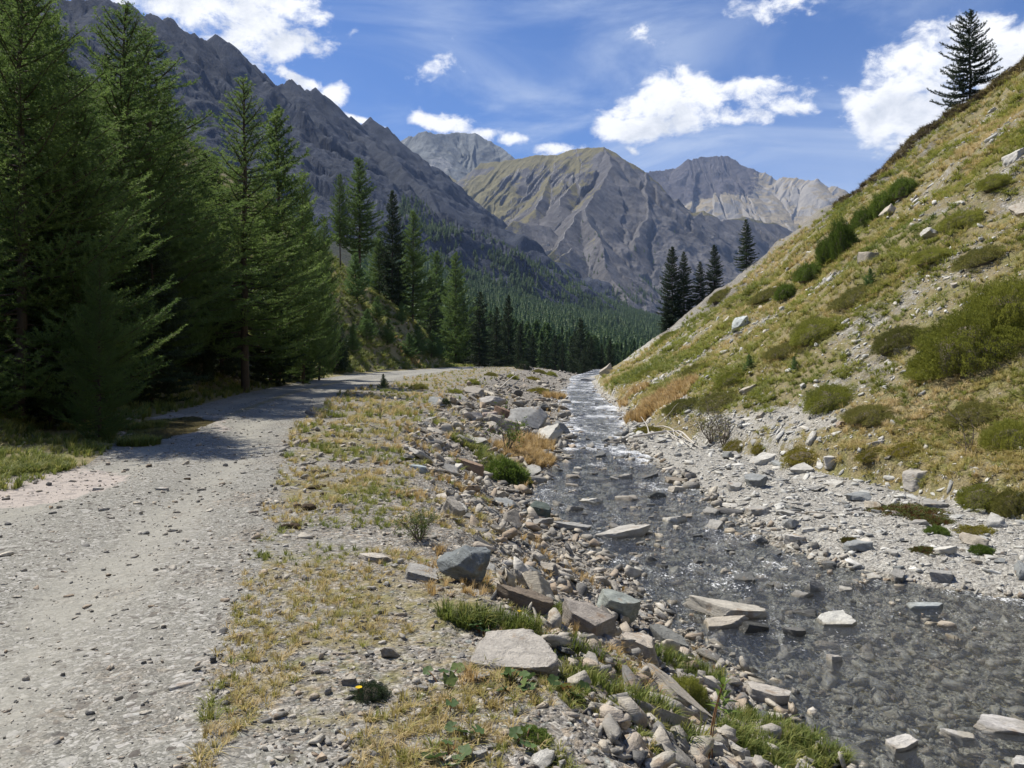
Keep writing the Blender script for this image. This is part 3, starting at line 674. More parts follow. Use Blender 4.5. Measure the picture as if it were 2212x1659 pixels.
def chip(seed):
    """a broken plate of slate: an irregular outline with a smaller top, the edges sharp"""
    r = np.random.RandomState(seed); n = r.randint(5, 8); a = np.sort(r.uniform(0, 6.283, n) * .35 + np.arange(n) * 6.283 / n * .65 + .3)
    rad = r.uniform(.65, 1.05, n); st = r.uniform(.5, .95); top = r.uniform(.6, .92, n); zt = r.uniform(.5, 1.0, n); off = r.normal(size=2) * .08
    B = np.stack([np.cos(a) * rad * top, np.sin(a) * rad * st * top, -zt * .9], 1); M = np.stack([np.cos(a) * rad, np.sin(a) * rad * st, r.uniform(-.25, .2, n)], 1); T_ = np.stack([np.cos(a) * rad * top + off[0], np.sin(a) * rad * st * top + off[1], zt], 1)
    V = np.concatenate([B, M, T_]); i = np.arange(n); j = (i + 1) % n
    Fc = [np.stack([i, j, n + j], 1), np.stack([i, n + j, n + i], 1), np.stack([n + i, n + j, 2 * n + j], 1), np.stack([n + i, 2 * n + j, 2 * n + i], 1)]
    k = np.arange(1, n - 1); Fc += [np.stack([2 * n + 0 * k, 2 * n + k, 2 * n + k + 1], 1), np.stack([0 * k, k + 1, k], 1)]
    return V, np.concatenate(Fc)
LOWR = [chip(900 + i) for i in range(16)] + [rock_geo(950 + i, 2, 10, .40, .85, 0) for i in range(3)]

def rotz(a):
    c, s = np.cos(a), np.sin(a); z = np.zeros_like(a); o = np.ones_like(a)
    return np.stack([np.stack([c, -s, z], -1), np.stack([s, c, z], -1), np.stack([z, z, o], -1)], -2)
def frame(n):
    """matrices whose z axis is n"""
    a = np.tile([1., 0, 0], (len(n), 1)); y = np.cross(n, a); y /= np.linalg.norm(y, axis=1, keepdims=True); x = np.cross(y, n)
    return np.stack([x, y, n], -1)
def merge(protos, pos, rz, scale, nrm=None, tint=None, choose=None, rs=R):
    """many copies of a few small shapes in one mesh (only for what nobody could count)"""
    n = len(pos); which = rs.randint(0, len(protos), n) if choose is None else choose
    M = rotz(rz)
    if nrm is not None: M = frame(nrm) @ M
    scale = scale if np.ndim(scale) == 2 else np.repeat(np.asarray(scale)[:, None], 3, 1)
    Vs, Fs, Ts = [], [], []; off = 0
    if tint is None: tint = rs.rand(n)
    for k, pr in enumerate(protos):
        V, Fc = pr[0], pr[1]; sel = np.where(which == k)[0]
        if not len(sel): continue
        W = np.einsum('nij,nvj->nvi', M[sel], V[None] * scale[sel][:, None, :]) + pos[sel][:, None, :]
        Vs.append(W.reshape(-1, 3)); Fs.append((Fc[None] + (np.arange(len(sel)) * len(V))[:, None, None] + off).reshape(-1, 3))
        tt = np.repeat(tint[sel], len(V))
        if len(pr) > 2: tt = np.clip(tt + np.tile(pr[2], len(sel)), 0, 1)
        Ts.append(tt); off += len(sel) * len(V)
    return np.concatenate(Vs), np.concatenate(Fs), np.concatenate(Ts)
def polar(n, az0, az1, r0, r1, pw=1.0, rs=R):
    a = np.radians(rs.uniform(az0, az1, n)); u = rs.rand(n) ** pw
    r = np.exp(math.log(r0) + u * (math.log(r1) - math.log(r0))); return r * np.sin(a), r * np.cos(a)
def stones(name, x, y, size, mat, flat=(.25, .6), tilt=.35, sink=.25, kind='stuff', label=None, protos=None):
    n = len(x); z = H(x, y); N = Hn(x, y)
    N = N + R.normal(size=N.shape) * tilt; N[:, 2] = np.abs(N[:, 2]) + .05; N /= np.linalg.norm(N, axis=1, keepdims=True)
    s = np.stack([size * R.uniform(.8, 1.5, n), size * R.uniform(.5, 1.0, n), size * R.uniform(*flat, n)], 1)
    pos = np.stack([x, y, z + s[:, 2] * (1 - 2 * sink)], 1)
    V, Fc, T = merge(protos or LOWR, pos, R.uniform(0, 6.28, n), s, N, R.rand(n))
    me = mesh_from(name, V, Fc, 3, {'tint': T}, False, mat)
    return tag(link(name, me), label, None, None, kind)
def power(n, a, b, k=2.0): return np.clip(a * (1 - R.rand(n)) ** (-1 / k), a, b)

# gravel and rubble nobody could count
x, y = polar(12000, -36, 2, 2.4, 30); k = (x > RL(y)) & (x < RR(y) + .3); x, y = x[k], y[k]
stones('road_gravel', x, y, power(len(x), .006, .035, 2.2) * np.clip(np.hypot(x, y) / 6, .8, 2.2), M_RUB, (.2, .5), .12, .3, label='loose grey chips scattered over the dirt road')
x, y = polar(22000, -32, 25, 2.4, 45); k = (x > RR(y) - .2) & (x < WL(y)) & (pn(x * 1.1, y * 1.1, 8) > -.32); x, y = x[k], y[k]
stones('verge_gravel', x, y, power(len(x), .009, .05, 2.0) * np.clip(np.hypot(x, y) / 7, .8, 2.5), M_RUB, (.2, .55), .25, .25, label='small grey chips strewn over the grassy verge')
x, y = polar(34000, -12, 30, 3.5, 125); u = (x - RR(y)) / (WL(y) - RR(y)); k = (u > .46 + .1 * pn(x, y, 4)) & (x < WL(y) + .25); x, y = x[k], y[k]
stones('bank_rubble', x, y, power(len(x), .028, .17, 1.8) * np.clip(np.hypot(x, y) / 12, .8, 2.2), M_RUB, (.12, .42), .5, .15, label='tumbled grey slate rubble on the stream bank')
x, y = polar(42000, 5, 46, 7.0, 75); nn = pn(x * .5, y * .5, 14)
k = (x > WR(y) - .5 - .5 * nn) & (x < HF(y) + 1.0 + .6 * nn) | ((x > WL(y)) & (x < WR(y)) & (y > 10.5) & (x > WR(y) - 1.2) & (nn > 0)); x, y = x[k], y[k]
stones('bar_stones', x, y, power(len(x), .018, .11, 1.9) * np.clip(np.hypot(x, y) / 14, .8, 2.0), M_PRUB, (.10, .34), .24, .2, label='pale flat stones covering the gravel bar')
x, y = polar(15000, 4, 42, 4.5, 70); k = (x > WL(y)) & (x < WR(y) + .3) & (R.rand(len(x)) < np.where(y > 26, .45, 1)); x, y = x[k], y[k]
stones('bed_stones', x, y, power(len(x), .035, .15, 1.8) * np.clip(np.hypot(x, y) / 12, .8, 1.5), M_RUB, (.25, .6), .25, .2, label='brownish cobbles under the clear stream water')
x, y = polar(4200, 3, 42, 6.5, 60); k = (x > WL(y)) & (x < WR(y) + .3) & (pn(x * .8, y * .6, 31) > .08 + .22 * (y < 9.5)); x, y = x[k], y[k]; sz = power(len(x), .03, .12, 1.8) * np.clip(y / 14, .8, 2.0)
zz = np.full(len(x), ZW); Vp = np.stack([x, y, zz + R.uniform(-.5, .1, len(x)) * sz], 1)
V_, F_, T_ = merge(LOWR, Vp, R.uniform(0, 6.28, len(x)), np.stack([sz * 1.3, sz * .9, sz * R.uniform(.35, .8, len(x))], 1), None, R.rand(len(x)))
tag(link('riffle_stones', mesh_from('riffle_stones', V_, F_, 3, {'tint': T_}, False, M_RUB)), 'small wet stones just breaking the surface of the riffles', None, None, 'stuff')
x, y = polar(60000, 5, 46, 8, 78); d = x - HF(y)
pt = fbm(x * .22, y * .16, 3, 61) + .35 * fbm(x * .9, y * .7, 2, 64); cr = sstep(58, 70, y) * (d > 3)
k = (d > 0) & (R.rand(len(x)) < np.clip(.20 - 1.7 * pt + .5 * sstep(3.5, 0, d) + .5 * cr, .02, 1)); x, y = x[k], y[k]
stones('hillside_debris', x, y, power(len(x), .02, .13, 2.0) * np.clip(np.hypot(x, y) / 22, .7, 2.0), M_PRUB, (.2, .5), .3, .2, label='pale shale debris lying on the sunny hillside')
x, y = polar(9000, -36, -3, 9, 110); k = (x < LF(y)) & ((x > LF(y) - 3.0) | (y > 60)) & (pn(x * .3, y * .2, 3) > 0); x, y = x[k], y[k]
stones('wooded_slope_debris', x, y, power(len(x), .03, .15, 2.0) * np.clip(np.hypot(x, y) / 22, .7, 2.5), M_RUB, (.2, .5), .3, .2, label='stony debris showing on the slope under the larches')

# ------------------------------------------------------------------ stones one can point to
TONES = {'grey': (.29, .285, .27), 'dark grey': (.13, .135, .135), 'pale grey': (.43, .425, .40), 'brown': (.285, .265, .235), 'blue-grey': (.235, .25, .255), 'greenish': (.21, .255, .22), 'beige': (.38, .35, .30)}
HERO = {}
LAND = []
def place_rock(name, me, loc, size, rz, tilt=(0, 0), tone=(.3, .3, .3), label=None, group=None):
    o = link(name, me, None, loc); o.scale = size
    o.rotation_euler = (tilt[0], tilt[1], rz); o.color = (*tone, 1)
    return tag(o, label, 'rock', group)
def hero(label, x0, y0, x1, y1, depth, thick, tone, seed, rz=0.0, tilt=(0, 0), sub=4, slab=.55, name='rock', short=None, sink=.42, strata=.07, mat=None, lift=0):
    """a stone seen between two corners of the picture, set on the ground below its lower edge"""
    cx = (x0 + x1) / 2; X, Y, Z = G(cx, y1 - (y1 - y0) * .12)
    w = (x1 - x0) / F * Y / 2; hgt = (y1 - y0) / F * Y
    me = rock_mesh(name, seed, 5, mat or M_ROCK, False, cuts=24 if mat else 16, slab=slab, strata=strata, tab=0 if mat else 1)
    dp = w * depth; th = hgt * thick / 2
    Yc = Y + dp * .8; Xc = X * Yc / Y
    zc = max(float(H(Xc, Yc)), ZW - .1); wetf = float(H(Xc, Yc)) < ZW - .04
    o = place_rock(name, me, (Xc, Yc, (ZW + lift * .7 - th * .15) if wetf else max(Z, zc - .25) + th * (1 - 2 * sink) + lift), (w * (1.1 if wetf else 1), dp, th * (.8 if wetf else 1)), rz, tilt, tone, label)
    HERO[label] = o
    LAND.append((short or label, Xc, Yc, max(w, dp))); return o
T = TONES
hero('large flat grey schist slab with fine ridges lying on the verge', 1005, 1380, 1212, 1462, .85, .55, (.36, .34, .31), 41, .2, (.26, -.06), 5, .42, 'rock_slab', 'the ridged slab on the verge', .2, .03)
hero('big blue-grey boulder with a dark shaded face on top of the bank', 935, 1158, 1064, 1276, .8, .85, (.165, .185, .195), 42, -.5, (0, .22), 5, .8, 'boulder', 'the big blue-grey boulder', .2, 0, M_BOUL)
hero('beige upright slab leaning beside the blue-grey boulder', 1108, 1216, 1200, 1300, .8, .9, (.40, .37, .31), 43, .4, (-.5, .3), 5, .4, 'rock_slab', 'the leaning beige slab')
hero('long dark brown rock below the leaning beige slab', 1062, 1268, 1204, 1335, .6, 1.0, (.17, .14, .11), 44, -.1, (0, .25), 5, .6, 'rock', 'the long dark brown rock')
hero('rounded pinkish brown boulder close above the grass of the bank', 1190, 1300, 1330, 1385, .7, .95, (.28, .255, .23), 45, -.4, (.1, .3), 5, .7, 'boulder', 'the pinkish brown boulder')
hero('greenish grey boulder with white veins among the bank rubble', 1285, 1282, 1385, 1352, .8, .95, (.25, .275, .26), 46, -.3, (.1, .2), 5, .7, 'boulder', 'the greenish boulder', .2, 0, M_BOUL)
hero('long thin dark grey slab slanting down towards the water', 1375, 1335, 1495, 1400, .45, .6, (.20, .205, .195), 47, -.6, (.2, .3), 5, .3, 'rock_slab', 'the slanting dark slab')
hero('wide pale blocky stone low on the bank behind the grass', 1335, 1368, 1432, 1425, .8, .9, (.40, .36, .31), 48, -.2, (.05, .2), 5, .6, 'rock', 'the pale blocky stone')
hero('large pale slab jutting out over the stream, upper of two', 1482, 1284, 1650, 1345, .55, .62, (.40, .38, .335), 49, -.12, (.06, .10), 5, .38, 'rock_slab', 'the jutting pair of slabs', .1, .05, None, .10)
hero('rounded beige slab tucked under the larger jutting slab', 1505, 1318, 1620, 1362, .5, .9, (.38, .35, .30), 50, .15, (.1, -.1), 5, .5, 'rock_slab', 'the lower jutting slab')
hero('black wet rock in the shade beneath the jutting slabs', 1590, 1325, 1662, 1372, .7, .9, (.06, .062, .06), 51, .3, (0, .2), 4, .6, 'rock', 'the black wet rock')
hero('white pointed stone rising from the riffle in midstream', 1768, 1310, 1846, 1358, .8, .9, (.50, .50, .47), 52, .3, (.3, -.2), 5, .5, 'rock', 'the white pointed stone', .3)
hero('dark angular boulder at the lower tip of the gravel bar', 1740, 1232, 1790, 1284, .8, 1.0, (.19, .19, .185), 53, .3, (.1, .3), 5, .8, 'boulder', 'the dark boulder of the gravel bar', .2, 0, M_BOUL)
hero('split grey rock standing alone in the middle of the stream', 1505, 1082, 1572, 1116, .7, 1.0, (.30, .295, .28), 54, .2, (0, .15), 5, .7, 'rock', 'the lone split rock in the stream', .15)
hero('black rounded rock standing in the water beside a pale one', 1400, 1044, 1442, 1080, .8, 1.0, (.05, .055, .055), 55, .2, (0, .1), 4, .8, 'rock', 'the black rounded rock', .15, 0, M_BOUL)
hero('pale rounded stone next to the black rounded rock in the water', 1438, 1036, 1486, 1066, .8, 1.0, (.44, .41, .36), 56, .5, (0, .1), 4, .8, 'rock', 'the pale rounded stone', .15)
hero('flat brown slab lying behind the pale rounded stone in the stream', 1425, 1018, 1492, 1046, .7, .8, (.24, .21, .17), 57, .1, (.1, .1), 4, .4, 'rock_slab', 'the flat brown slab', .1)
hero('low wide grey rock at the edge of the water below the bank', 1196, 1112, 1278, 1150, .6, .9, (.30, .30, .29), 58, .1, (0, .1), 5, .6, 'rock', 'the low wide grey rock')
hero('pale ridged slab rising in steps from the shallow water', 1282, 1120, 1405, 1168, .5, .9, (.37, .36, .335), 59, .35, (0, -.15), 5, .5, 'rock_slab', 'the stepped pale slab')
hero('dark green boulder half in the water at the foot of the bank', 1130, 1082, 1192, 1132, .8, 1.0, (.09, .115, .105), 60, -.2, (0, .2), 5, .8, 'boulder', 'the dark green boulder', .2, 0, M_BOUL)
hero('weathered layered slab high on the bank, leaning to the road', 942, 1068, 1012, 1122, .7, .9, (.33, .31, .275), 61, -.7, (-.2, .45), 5, .45, 'rock_slab', 'the weathered layered slab')
hero('brown broken ledge of rock above the dry grass of the bank', 975, 985, 1060, 1025, .5, .9, (.26, .19, .14), 62, -.35, (0, .2), 4, .5, 'rock', 'the brown broken ledge')
hero('smooth blue-white stone beside the tracks of the verge', 880, 1000, 930, 1022, .7, .9, (.34, .40, .43), 63, .2, (0, .1), 4, .7, 'rock', 'the blue-white stone')
hero('rounded pale boulder at the head of the boulder group', 998, 884, 1048, 916, .9, 1.0, (.42, .39, .36), 64, .3, (0, .1), 4, .8, 'boulder', 'the rounded pale boulder', .2, 0, M_BOUL)
hero('rounded pinkish boulder touching the rounded pale boulder', 1036, 886, 1078, 914, .9, 1.0, (.36, .30, .27), 65, .3, (0, .1), 4, .8, 'boulder', 'the rounded pinkish boulder', .2, 0, M_BOUL)
hero('grey domed boulder behind the rounded pale boulder', 1034, 854, 1092, 884, .9, 1.0, (.33, .32, .31), 66, .3, (0, .1), 4, .8, 'boulder', 'the grey domed boulder', .2, 0, M_BOUL)
hero('reddish brown slab wedged between the grey boulders', 1062, 872, 1116, 908, .7, 1.0, (.22, .15, .11), 67, -.3, (0, .3), 4, .5, 'rock_slab', 'the wedged reddish slab')
hero('long massive grey boulder sloping down to the water', 1096, 850, 1194, 940, .8, .85, (.30, .305, .305), 68, -.6, (0, .42), 5, .75, 'boulder', 'the long massive boulder', .25, 0, M_BOUL)
hero('dark low boulder at the stream edge below the massive one', 1184, 908, 1234, 940, .8, 1.0, (.21, .215, .215), 69, -.2, (0, .2), 4, .7, 'boulder', 'the dark low boulder', .25, 0, M_BOUL)
hero('pale blue-white boulder sitting alone on the sunny hillside', 1574, 684, 1618, 718, .9, 1.0, (.46, .50, .50), 70, .3, (.2, -.5), 4, .8, 'boulder', 'the blue-white hillside boulder', .15, 0, M_BOUL)
hero('flat pale grey plate of rock on the hillside beside the juniper', 1924, 736, 1982, 764, .8, .7, (.40, .39, .375), 71, .4, (.1, -.45), 4, .3, 'rock_slab', 'the flat plate on the hillside', .1)
hero('large grey rock with a rounded back where gravel bar meets hillside', 1924, 1016, 2032, 1070, .7, 1.0, (.34, .325, .30), 72, .3, (0, -.25), 5, .7, 'boulder', 'the large rounded rock by the gravel bar', .2, 0, M_BOUL)
hero('pale wide stone at the upper rim of the gravel bar', 1776, 978, 1832, 1008, .7, 1.0, (.45, .44, .42), 73, .1, (0, -.1), 4, .6, 'rock', 'the pale wide stone of the rim')
hero('squat stone with a brown side on the debris above the gravel bar', 1796, 905, 1838, 926, .8, 1.0, (.32, .26, .21), 74, .3, (0, 0), 4, .8, 'rock', 'the squat brown-sided stone')
hero('pale angular stone below the squat brown-sided one', 1870, 946, 1918, 968, .8, 1.0, (.42, .41, .40), 75, .3, (0, -.2), 4, .7, 'rock', 'the pale angular stone')
hero('dark grey boulder at the narrow far end of the stream', 1256, 800, 1294, 826, .9, 1.0, (.27, .275, .28), 76, .3, (0, -.2), 4, .8, 'boulder', 'the boulder at the far end', .1, 0, M_BOUL)
hero('long beige slab propped behind the boulder at the far end of the stream', 1286, 788, 1330, 812, .5, .7, (.36, .33, .29), 77, .3, (0, -.7), 4, .35, 'rock_slab', 'the propped beige slab', .1)
hero('broad pale slab half under water near the bottom corner', 2110, 1546, 2260, 1595, .6, .7, (.44, .43, .42), 78, -.15, (.05, .08), 5, .35, 'rock_slab', 'the broad pale half-sunk slab', .15)
hero('narrow white slab awash beside the broad half-sunk slab', 2036, 1568, 2122, 1604, .5, .7, (.50, .49, .47), 79, -.3, (.05, .15), 5, .3, 'rock_slab', 'the narrow white slab')
hero('ribbed white stone breaking the surface of the clear pool', 1906, 1582, 1986, 1626, .7, .9, (.48, .47, .45), 80, .5, (.1, -.1), 4, .5, 'rock', 'the ribbed white stone', .3)
hero('white block standing in the water at the very corner', 2172, 1628, 2240, 1668, .7, .9, (.48, .48, .47), 81, .2, (0, 0), 4, .7, 'rock', 'the white corner block')
hero('pale flat stone at the foot of the bank behind the leafy stem', 1612, 1480, 1720, 1528, .6, .9, (.40, .375, .34), 82, -.1, (.1, .1), 5, .5, 'rock_slab', 'the pale flat stone by the leafy stem')
hero('stacked dark stones poking out below the white pointed stone', 1690, 1345, 1752, 1376, .6, 1.0, (.15, .15, .145), 83, .3, (0, .1), 4, .5, 'rock', 'the dark stacked stone', .3)
hero('mottled pale stone half sunk in the middle of the clear pool', 1776, 1398, 1822, 1438, .7, 1.0, (.40, .385, .36), 84, .6, (0, .1), 4, .6, 'rock', 'the mottled pale stone', .35)
hero('bluish flat stone where gravel bar meets the clear pool', 1962, 1290, 2040, 1322, .7, .8, (.33, .36, .37), 85, .1, (0, -.05), 4, .4, 'rock_slab', 'the bluish flat stone')
hero('grey hump of rock on the gravel bar shore beside the pool', 2004, 1226, 2066, 1268, .8, 1.0, (.27, .27, .26), 86, .3, (0, 0), 4, .7, 'rock', 'the grey hump of rock')
hero('layered pale block at the edge between channel and gravel bar', 1690, 1148, 1742, 1182, .8, .9, (.44, .43, .41), 87, .2, (0, .1), 4, .5, 'rock', 'the layered pale block')
hero('rounded grey stone on the channel side of the gravel bar', 1680, 1122, 1732, 1148, .8, 1.0, (.25, .26, .26), 88, .2, (0, .1), 4, .8, 'rock', 'the rounded grey stone', .2, 0, M_BOUL)
hero('pale flat stone lying loose on the dirt road', 198, 1050, 222, 1062, .8, .8, (.46, .45, .43), 89, .2, (0, 0), 3, .5, 'rock', 'the pale loose road stone')
hero('long white flake set in the surface of the dirt road', 335, 1044, 372, 1062, .6, .5, (.48, .47, .45), 90, .5, (0, 0), 3, .3, 'rock_slab', 'the white flake in the road')
hero('pair of white flakes of rock bedded in the nearest part of the road', 360, 1462, 420, 1492, .6, .35, (.46, .45, .43), 91, .7, (0, 0), 4, .3, 'rock_slab', 'the white flakes in the road')
hero('small dark grey stone standing up on the road', 452, 1414, 468, 1436, .9, 1.0, (.15, .15, .15), 92, .2, (0, 0), 3, .7, 'rock', 'the small dark road stone')
hero('pale rough stone at the bottom between the small plants', 1490, 1595, 1560, 1634, .8, .9, (.42, .41, .39), 93, .2, (0, 0), 4, .6, 'rock', 'the pale rough stone')
hero('sharp-edged grey stone on the verge beside the brown rocks', 1015, 1455, 1060, 1475, .8, .9, (.3, .3, .29), 94, .2, (0, 0), 4, .6, 'rock', 'the sharp-edged grey stone')
hero('broken grey slab in the shade of the verge tufts', 850, 1205, 965, 1262, .7, .6, (.29, .285, .27), 95, -.3, (0, .15), 5, .4, 'rock_slab', 'the broken grey verge slab')
hero('pale bedded stone above the broken grey verge slab', 770, 1185, 850, 1218, .7, .6, (.42, .39, .35), 96, -.1, (0, .05), 4, .5, 'rock', 'the pale bedded stone')

# stones by the dozen, each an object: copies of a few meshes
PROTO_R = [rock_mesh('rock', 600 + i, 4, M_ROCK, cuts=13, slab=[.35, .5, .45, .6][i % 4], strata=.08, tab=i % 5 != 0, noise=.045, hi=.92) for i in range(16)]
def many(n, az0, az1, r0, r1, cond, smin, smax, tones, where, grp, flat=(.35, .8), tilt=.35, sink=.25, k=1.6):
    """loose stones of one stretch, the label says tone, shape, size and the nearest landmark"""
    got = 0; rows = []; tries = 0
    while got < n and tries < 40000:
        tries += 1
        xx, yy = polar(1, az0, az1, r0, r1); xx, yy = float(xx[0]), float(yy[0])
        if not cond(xx, yy): continue
        s = float(power(1, smin, smax, k)[0]) * min(2.2, max(.85, yy / 11.0))
        if any((xx - L[1]) ** 2 + (yy - L[2] + .15 * L[3]) ** 2 < (L[3] * 1.05 + s * .8) ** 2 for L in LAND): continue
        if any((xx - q[0]) ** 2 + (yy - q[1]) ** 2 < (.8 * (s + q[2])) ** 2 for q in rows): continue
        tone = tones[R.randint(len(tones))]; fl = float(R.uniform(*flat)); lon = float(R.uniform(.55, 1.0))
        rows.append((xx, yy, s, tone, fl, lon)); got += 1
    for (xx, yy, s, tone, fl, lon) in rows:
        c = np.array(TONES[tone]) * R.uniform(.85, 1.15)
        th = s * fl * .8; wetf = where == 'stream' and float(H(xx, yy)) < ZW - .03
        N = Hn(np.array([xx]), np.array([yy]))[0] + R.normal(size=3) * tilt * .6; N[2] = abs(N[2]) + .1
        o = link('rock', PROTO_R[R.randint(16)], None, (xx, yy, ZW - th * .30 if wetf else float(H(xx, yy)) + th * (1 - 2 * sink)))
        q = Vector(N).to_track_quat('Z', 'Y') @ Matrix.Rotation(float(R.uniform(0, 6.28)), 4, 'Z').to_quaternion()
        o.rotation_euler = q.to_euler(); o.scale = (s, s * lon, th); o.color = (*c, 1)
        tag(o, None, 'rock', grp)
        shape = 'flat' if fl < .38 else ('long' if lon < .68 else 'blocky')
        AUTO.append([o, xx, yy, s, tone, shape, where])
AUTO = []
def on_bank(x, y): u = (x - RR(y)) / (WL(y) - RR(y)); return .42 < u < 1.02
def in_water(x, y): return WL(y) + .1 < x < WR(y) + .2 and (y > 10 or pn(x * .5, y * .5, 3) > .1)
def on_bar(x, y): return WR(y) < x < HF(y) + .5
def on_verge(x, y): u = (x - RR(y)) / (WL(y) - RR(y)); return .12 < u < .45
many(120, -8, 27, 4.0, 40, on_bank, .075, .34, ['grey', 'grey', 'grey', 'pale grey', 'pale grey', 'brown', 'beige', 'beige', 'dark grey', 'grey', 'blue-grey', 'brown'], 'bank', 'loose stones in the bank rubble', (.12, .38), .6, .1)
many(95, 3, 33, 5.5, 48, in_water, .045, .17, ['grey', 'dark grey', 'pale grey', 'brown', 'dark grey'], 'stream', 'stones standing in the stream', (.35, .7), .25, .1)
many(62, 15, 34, 9, 34, on_bar, .07, .22, ['pale grey', 'pale grey', 'grey', 'beige', 'blue-grey'], 'bar', 'stones lying on the gravel bar', (.2, .45), .25, .15)
many(28, 10, 34, 12, 60, lambda x, y: x > HF(y) + .5, .06, .20, ['pale grey', 'grey', 'beige'], 'hillside', 'stones on the sunny hillside', (.35, .8), .25, .2)
many(22, -24, 12, 3.2, 20, on_verge, .03, .085, ['grey', 'pale grey', 'beige', 'pale grey'], 'verge', 'stones on the verge', (.3, .6), .2, .2)
def size_word(s, y): 
    return 'fist-sized' if s < .075 else 'small' if s < .13 else 'medium' if s < .22 else 'big'
def label_auto():
    seen = {}
    for o, x, y, s, tone, shape, where in AUTO:
        nm, lx, ly, _r = min(LAND, key=lambda L: math.hypot(L[1] - x, (L[2] - y) * .7))
        dx, dy = x - lx, y - ly
        rel = ('beyond' if dy > 0 else 'before') if abs(dy) > abs(dx) * 1.2 else ('streamward of' if (dx > 0) == (lx < WL(ly) + 1.5) else 'away from the stream from') 
        if rel == 'away from the stream from': rel = 'inland of'
        key = (size_word(s, y), tone, shape, where, rel, nm)
        seen.setdefault(key, []).append((math.hypot(dx, dy), o))
    ordn = ['', 'second ', 'third ', 'fourth ', 'fifth ', 'sixth ', 'seventh ', 'eighth ', 'ninth ', 'tenth ']
    for (sz, tone, shape, where, rel, nm), rows in seen.items():
        rows.sort(key=lambda r: r[0])
        for i, (_, o) in enumerate(rows):
            o['label'] = f"{ordn[min(i, 9)]}{sz} {tone} {shape} {where} stone, {rel} {nm}".strip()
            if len(o['label'].split()) > 16: o['label'] = o['label'].replace(' ' + shape, '', 1)
label_auto()
# ------------------------------------------------------------------ trees and bushes
def tube(path, rad, sides=5):
    p = np.asarray(path, float); n = len(p); t = np.gradient(p, axis=0); t /= np.linalg.norm(t, axis=1, keepdims=True) + 1e-9
    a = np.where(np.abs(t[:, 2:3]) > .9, [[1., 0, 0]], [[0, 0, 1.]]); u = np.cross(t, a); u /= np.linalg.norm(u, axis=1, keepdims=True); v = np.cross(t, u)
    th = np.arange(sides) * 2 * math.pi / sides
    V = p[:, None] + np.asarray(rad)[:, None, None] * (np.cos(th)[None, :, None] * u[:, None] + np.sin(th)[None, :, None] * v[:, None])
    i = np.arange(n - 1)[:, None] * sides; j = np.arange(sides)[None]; k = (j + 1) % sides
    q = np.stack([i + j, i + k, i + sides + k, i + sides + j], -1).reshape(-1, 4)
    return V.reshape(-1, 3), np.concatenate([q[:, [0, 1, 2]], q[:, [0, 2, 3]]])
class Acc:
    def __init__(s): s.V = []; s.F = []; s.T = []; s.n = 0
    def add(s, V, Fc, T=None):
        s.V.append(V); s.F.append(Fc + s.n); s.n += len(V); s.T.append(np.full(len(V), .5) if T is None else T)
    def mesh(s, name, mat, smooth=False): return mesh_from(name, np.concatenate(s.V), np.concatenate(s.F), 3, {'tint': np.concatenate(s.T)}, smooth, mat)
def needles(Pt, D, per, ln, wd, rs, fwd=.45, tint0=None):
    """short flat needles standing off a twig"""
    n = len(Pt); P_ = np.repeat(Pt, per, 0); D_ = np.repeat(D, per, 0); m = len(P_)
    r = rs.normal(size=(m, 3)); r -= (r * D_).sum(1, keepdims=True) * D_; r /= np.linalg.norm(r, axis=1, keepdims=True) + 1e-9
    d = D_ * fwd + r; d[:, 2] += .15; d /= np.linalg.norm(d, axis=1, keepdims=True); L = ln * rs.uniform(.6, 1.2, (m, 1))
    s = np.cross(d, rs.normal(size=(m, 3))); s /= np.linalg.norm(s, axis=1, keepdims=True) + 1e-9
    P_ = P_ + rs.normal(size=(m, 3)) * ln * .15
    V = np.stack([P_ - s * wd / 2, P_ + s * wd / 2, P_ + d * L], 1).reshape(-1, 3)
    t = (np.repeat(tint0, per) if tint0 is not None else np.zeros(m) + .5) + rs.normal(size=m) * .12
    return V, np.arange(m * 3).reshape(-1, 3), np.repeat(np.clip(t, 0, 1), 3)
